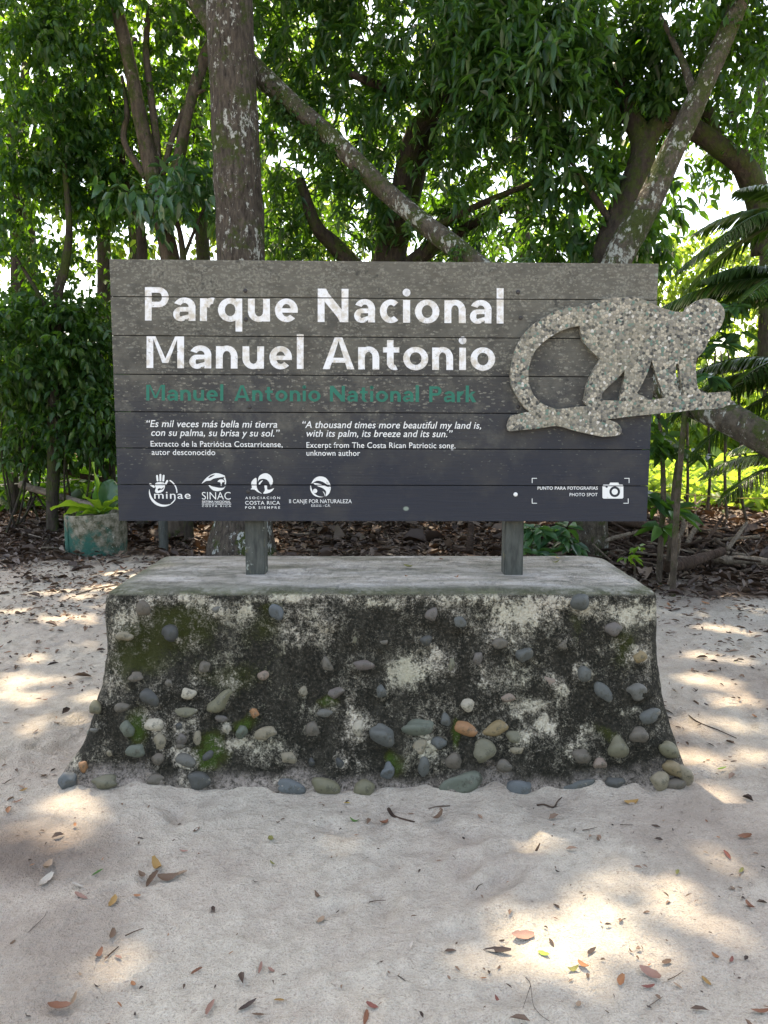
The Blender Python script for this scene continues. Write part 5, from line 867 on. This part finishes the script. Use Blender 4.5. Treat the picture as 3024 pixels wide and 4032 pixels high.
FL = [(z4, 105, 250, 60, 'rust', "small rust leaf at left edge near the plinth's left foot"), (z4, 50, 308, 95, 'orange', "orange-brown leaf at the left edge below the plinth's left foot"), (z4, 140, 187, 48, 'ochre', "ochre leaf nearest the blue-grey stone at the plinth's left foot"), (z4, 280, 630, 105, 'tan', "large tan leaf on the damp sand at left"),
 (z4, 270, 720, 110, 'pale', "pale half-buried leaf below the damp sand at left"), (z4, 580, 675, 65, 'green', "round green leaf lying alone on the left sand"), (z4, 935, 630, 120, 'ochre', "upright golden leaf stuck in the brown leaf heap"), (z4, 900, 700, 140, 'brown', "largest torn brown leaf of the heap in the left foreground"), (z4, 1000, 705, 120, 'brown', "shredded brown leaf at the right side of the leaf heap"),
 (z4, 1065, 683, 85, 'tan', "light brown leaf at the right tip of the leaf heap"), (z4, 845, 685, 70, 'brown', "curled brown leaf at the left tip of the leaf heap"), (z4, 675, 845, 85, 'ochre', "ochre curled leaf casting a shadow just below the leaf heap"), (z4, 815, 810, 44, 'orange', "small orange leaf close below the leaf heap"), (z4, 480, 815, 95, 'pink', "pinkish leaf in the sunlit patch at left"), (z4, 460, 757, 75, 'pale', "grey curled leaf at the edge of the left sunlit patch"),
 (z4, 670, 1045, 100, 'brown', "torn brown leaf standing in the left foreground"), (z4, 585, 1165, 80, 'rust', "curled rust leaf below the torn standing brown leaf"), (z4, 705, 1165, 55, 'pink', "thin pink leaf beside a dark twig in the left foreground"), (z4, 1165, 1250, 70, 'rust', "rust leaf next to the dug hollow in the sand"), (z4, 1550, 1228, 75, 'pink', "larger of two pinkish leaves lying together in the front middle"), (z4, 1610, 1240, 50, 'pink', "smaller of two pinkish leaves lying together in the front middle"),
 (z4, 790, 1312, 50, 'orange', "orange leaf alone in the lower left foreground"), (z4, 350, 1460, 125, 'rust', "big rust-red curled leaf in the bottom left corner"), (z4, 440, 1415, 80, 'tan', "pale crumpled leaf right of the big rust-red corner leaf"), (z4, 710, 1445, 40, 'orange', "small orange leaf near the bottom edge at left"), (z4, 1470, 1475, 110, 'dark', "dark brown leaf standing on edge at the bottom"), (z4, 1530, 1525, 60, 'brown', "brown leaf at bottom edge beside the dark upright leaf"),
 (z4, 1250, 1495, 110, 'pink', "long pink faded leaf near the bottom edge"), (z4, 1165, 415, 62, 'brown', "brown leaf in front of the plinth's left third"), (z4, 1090, 535, 48, 'pink', "small pink leaf above the leaf heap"), (z5, 110, 520, 62, 'olive', "olive round leaf on sand before the plinth's middle"), (z5, 118, 676, 42, 'olive', "half-buried olive leaf below the olive round leaf"), (z5, 165, 1590, 55, 'ochre', "ochre leaf at the bottom edge left of centre"),
 (z5, 660, 390, 66, 'green', "yellow-green leaf just in front of the plinth's middle"), (z5, 607, 270, 34, 'yellow', "tiny yellow leaf at the plinth's front edge"), (z5, 850, 402, 70, 'rust', "reddish leaf in front of the plinth below its triangular stone"), (z5, 1195, 375, 105, 'brown', "half-buried grey-brown leaf in front of the plinth"), (z5, 1020, 1218, 66, 'pale', "pale shell-like leaf in the middle foreground"), (z5, 435, 1010, 66, 'tan', "narrow tan leaf in the middle foreground"),
 (z5, 1590, 1555, 48, 'red', "small red leaf near the bottom edge right of centre"), (z5, 1590, 1230, 140, 'dark', "long dark leaf in the brightest sunlit patch"), (z5, 1500, 1413, 34, 'orange', "tiny orange leaf below the brightest sunlit patch"), (z5, 415, 855, 60, 'brown', "split brown leaf in the middle of the sand"), (z5, 770, 1630, 66, 'red', "red leaf fragment at the bottom edge in the middle"), (z5, 730, 1690, 90, 'rust', "red-brown leaf cut by the bottom edge in the middle"),
 (z6, 95, 1105, 120, 'pink', "long reddish leaf lying across the brightest sunlit patch"), (z6, 230, 1230, 62, 'lime', "bright green leaf in the sunlit patch"), (z6, 415, 1330, 72, 'olive', "olive leaf paired with an orange one below the sunlit patch"), (z6, 480, 1315, 75, 'orange', "orange leaf paired with an olive one below the sunlit patch"), (z6, 715, 1415, 82, 'orange', "curled orange leaf in the lower right foreground"), (z6, 905, 1380, 120, 'pink', "long pink-brown leaf in the lower right foreground"),
 (z6, 895, 1460, 70, 'red', "purplish red oval leaf in the lower right foreground"), (z6, 1085, 1445, 50, 'tan', "faded tan leaf right of the purplish oval leaf"), (z6, 1270, 1413, 82, 'ochre', "ochre-brown cupped leaf near the right bottom corner"), (z6, 1540, 930, 72, 'rust', "rust leaf with raised edges near the right edge"), (z6, 1325, 1278, 64, 'orange', "orange-brown leaf among dark scraps at lower right"), (z6, 1425, 1285, 55, 'red', "red-brown upright leaf among dark scraps at lower right"),
 (z6, 1010, 1278, 55, 'brown', "curled brown leaf at the shade edge in lower right"), (z6, 790, 268, 88, 'ochre', "arched ochre leaf in front of the plinth's right foot"), (z6, 1370, 40, 60, 'lime', "lime green leaf right of the plinth's right foot"), (z6, 1510, 475, 80, 'rust', "rust-brown leaf on grey sand at the right edge"), (z6, 1400, 600, 75, 'red', "dark red curled leaf on sand at the right"), (z6, 1490, 690, 70, 'olive', "narrow olive leaf at the right below a dark red one"),
 (z6, 1080, 720, 64, 'olive', "olive-tan leaf at the top of the right sunlit patch"), (z6, 135, 630, 62, 'rust', "crumpled red-brown leaf in front of the plinth's right third"), (z6, 530, 1222, 75, 'dark', "dark leaf scrap right of the sunlit bright green leaf"), (z6, 280, 1150, 60, 'dark', "dark curled scrap in the brightest sunlight"), (z6, 450, 1548, 52, 'tan', "tan leaf near the bottom edge at right"), (z6, 1610, 1630, 95, 'rust', "red-brown leaf in the bottom right corner")]
for fn, x, y, l_, c_, lab in FL: fallen(*fn(x, y), l_ * .663, c_, lab)
TOPG = "leaves lying on top of the plinth"
for (u, v, l_, c_, lab) in ((2197, 2202, 26, 'yellow', "tiny yellow leaf on the plinth's top near the right post"), (2184, 2219, 36, 'olive', "olive leaf on the plinth's top beside the tiny yellow one"), (1607, 2236, 48, 'olive', "slim olive leaf on the plinth's top in the middle"), (1598, 2274, 26, 'orange', "orange leaf on the plinth's front lip in the middle"), (1798, 2278, 26, 'orange', "orange leaf on the plinth's front lip right of middle"), (723, 2209, 24, 'tan', "tan leaf on the plinth's top left of the left post"), (1735, 2206, 30, 'rust', "rust leaf at the back edge of the plinth's top")): fallen(u, v, l_, c_, lab, ZT + .008, None, TOPG)
for i in range(130):
    u, v = random.choice([(random.uniform(0, 420), random.uniform(2230, 3150)), (random.uniform(2600, 3024), random.uniform(2280, 3150)), (random.uniform(0, 3024), random.uniform(3180, 4032))])
    g = gr(u, v)
    fallen(u, v, random.uniform(13, 27) * (1.25 if v < 2900 else 1), random.choice(['rust', 'brown', 'tan', 'brown', 'dark', 'orange', 'dark']), "small dry leaf scrap lying on the pale sand", grp="small dry leaf scraps on the sand")
for i in range(60):
    u, v = random.choice([(random.uniform(0, 560), random.uniform(2150, 2330)), (random.uniform(2450, 3024), random.uniform(2220, 2420))]); fallen(u, v, random.uniform(24, 46), random.choice(['rust', 'brown', 'tan', 'orange', 'brown']), "dry brown leaf lying at the litter's edge behind the plinth", grp="dry leaves at the edge of the litter")
def twig(label, pts, wpx, mat='wood_dark', grp="twigs lying on the sand"):
    P = []
    for (u, v) in pts: p = gr(u, v); p[2] = float(ground_z(np.array([p[0]]), np.array([p[1]]))[0]) + .006; P.append(p)
    r_ = wpx * pxm(P[0][1]) / 2; o = tube("twig", P, np.linspace(r_, r_ * .5, len(P)), M[mat], None, seg=6, noise=.2, nf=20, sub=4); tag(o, label, "twig", grp)
T6 = lambda L: [z6(*q) for q in L]; T5 = lambda L: [z5(*q) for q in L]; T4 = lambda L: [z4(*q) for q in L]
twig("thick brown twig lying just in front of the plinth's middle", T5([(1140, 315), (1200, 300), (1280, 293)]), 12, 'wood_grey'); twig("dark root emerging from the sand below the plinth's middle", T5([(880, 310), (910, 355), (960, 375), (1050, 400)]), 16)
twig("forked dark twig at the plinth's right foot", T6([(185, 280), (230, 275), (290, 290), (320, 250), (345, 228)]), 9); twig("curved dark twig in front of the plinth's right third", T6([(180, 560), (215, 515), (250, 490), (285, 480)]), 11); twig("thin dark twig below the arched ochre leaf", T6([(715, 402), (750, 405), (795, 406)]), 4)
twig("thin red-tipped twig left of the thin dark one", T6([(475, 438), (520, 430), (570, 422)]), 4); twig("long thin vine lying in the lower right foreground", T6([(40, 1370), (100, 1375), (140, 1420), (150, 1500), (165, 1580), (210, 1630), (265, 1665)]), 3); twig("side shoot of the thin vine at lower right", T6([(145, 1440), (125, 1500), (95, 1590)]), 3)
twig("crossed thin twig near the right bottom corner", T6([(1020, 1405), (1070, 1380), (1115, 1350)]), 4); twig("pale twig near the bottom edge at right", T6([(890, 1575), (940, 1545), (985, 1518)]), 5, 'wood_grey'); twig("dark twig pointing up in the left foreground", T4([(745, 1050), (800, 1028), (855, 1012)]), 6); twig("dark broken stick below the torn brown leaf", T4([(640, 1158), (672, 1130), (705, 1103)]), 8)
twig("fine pale stem beside the left sunlit patch", T4([(170, 1035), (225, 980), (265, 930), (280, 900)]), 3, 'wood_grey'); twig("dark twig lying flat in the middle foreground", T5([(752, 905), (795, 893), (860, 895)]), 5); twig("short dark twig in the middle near the bottom", T5([(940, 1412), (965, 1435), (990, 1460)]), 5); twig("bent dark twig at the middle right", T5([(1452, 822), (1468, 795), (1495, 785)]), 5)
twig("long brown twig on the sand right of the plinth", [(2680, 2790), (2740, 2840), (2830, 2875), (2900, 2905)], 6); twig("thin branch lying on the sand left of the plinth", [(300, 2345), (400, 2318), (520, 2300), (620, 2288)], 7, 'wood_grey')
# --- brush heap at the back right
sp_pro = []
for i in range(7):
    L_ = 1.0; b = np.array([random.uniform(-.06, .06), random.uniform(-.06, .06)]) * (1 if i in (0, 4) else .3); V, Fq = tube_arrays([(-.5, 0, 0), (-.15, b[0], b[1]), (.2, -b[0] * .6, b[1] * .5), (.5, 0, 0)], [.030, .027, .024, .018], seg=8, noise=.22, nf=8, sub=4, o=i); me = bpy.data.meshes.new("fallen_branch")
    me.from_pydata(V.tolist(), [], [tuple(dict.fromkeys(f)) for f in Fq.tolist()]); me.polygons.foreach_set("use_smooth", np.full(len(me.polygons), True)); me.materials.append(M['wood_pale'] if i in (1, 3) else (M['wood_grey'] if i % 2 else M['wood_dark'])); sp_pro.append(me)
def branch(u, v, Y, ln, th, az, tilt, label, grp, pro=None):
    o = bpy.data.objects.new("fallen_branch", sp_pro[random.randrange(7) if pro is None else pro]); col.objects.link(o); p = at(u, v, Y); o.location = tuple(p); s = th / .026 ; o.scale = (ln, s * .5, s * .5); o.rotation_euler = (random.uniform(0, 6), R(-tilt), R(az)); return tag(o, label, "branch", grp)
BG = "branches of the brush heap at the back right"
for (u, v, Y, ln, th, az, ti, lab, pro) in ((2420, 2070, 8.7, 1.3, .13, 4, -2, "thick rotten brown log lying behind the brush heap"  , 0), (2230, 2145, 8.4, .8, .045, 20, 12, "pale bent stick at the left of the brush heap", 1), (2350, 2140, 8.2, .9, .05, -20, 20, "long curved stick rising behind the plinth's right end", 3), (2660, 2165, 7.5, .55, .06, 70, -38, "grey slanting stick in front of the brush heap", 1), (2760, 2150, 8.0, 1.1, .04, 40, 32, "long straight stick slanting up to the right", 0), (2740, 2200, 7.4, .75, .11, 25, 8, "thick cracked log at the front of the brush heap", 2),
    (2690, 2060, 8.4, .3, .05, 10, 80, "short cut stub standing upright in the brush heap", 3), (2730, 2100, 8.3, .3, .055, 30, 55, "short pale stub leaning beside the upright one", 1), (2650, 2255, 6.9, .28, .05, 60, 35, "grey split wood chip at the heap's front edge", 3), (2900, 2110, 8.2, .5, .045, 40, 30, "pale broken stick at the heap's right side", 1), (2480, 2105, 8.3, .8, .03, -10, -30, "thin dark stick dropping to the heap's left", 0), (2900, 2200, 7.8, .6, .10, -12, -4, "weathered root lump at the right of the heap", 1), (1850, 2115, 8.6, .35, .075, 80, 80, "orange-brown stub standing under the sign's right half", 2)):
    branch(u, v, Y, ln, th, az, ti, lab, BG, pro)
for i in range(190):
    u = random.uniform(2060, 3024); Y = random.uniform(7.6, 9.5); p = gr(u, 2150); g = ground_z(np.array([p[0] * Y / p[1]]), np.array([Y]))[0]; z = g + random.random() ** 1.6 * .16; v = proj(np.array([[(u - 1512) / F * Y, Y, z]]))[1][0]
    branch(u, v, Y, random.uniform(.3, .95), random.uniform(.010, .038), random.uniform(0, 180), random.gauss(0, 14), "weathered stick tangled in the brush heap", "sticks tangled in the brush heap")
for i in range(46):
    u = random.choice([random.uniform(0, 440), random.uniform(1060, 1980)]); Y = random.uniform(8.6, 10.4); x = (u - 1512) / F * Y; z = float(ground_z(np.array([x]), np.array([Y]))[0]) + random.random() * .06; v = proj(np.array([[x, Y, z]]))[1][0]
    branch(u, v, Y, random.uniform(.25, .8), random.uniform(.01, .03), random.uniform(0, 180), random.gauss(0, 8), "dead stick lying in the brown leaf litter", "dead sticks in the leaf litter")
branch(640 * .4823 - 60, 1955, 10.4, 1.3, .09, -10, -14, "crooked dead bough lying in shade behind the planter", "dead boughs behind the planter", 1); branch(340, 1875, 10.9, 1.0, .075, -14, -12, "dead reddish bough propped behind the planter", "dead boughs behind the planter", 2)
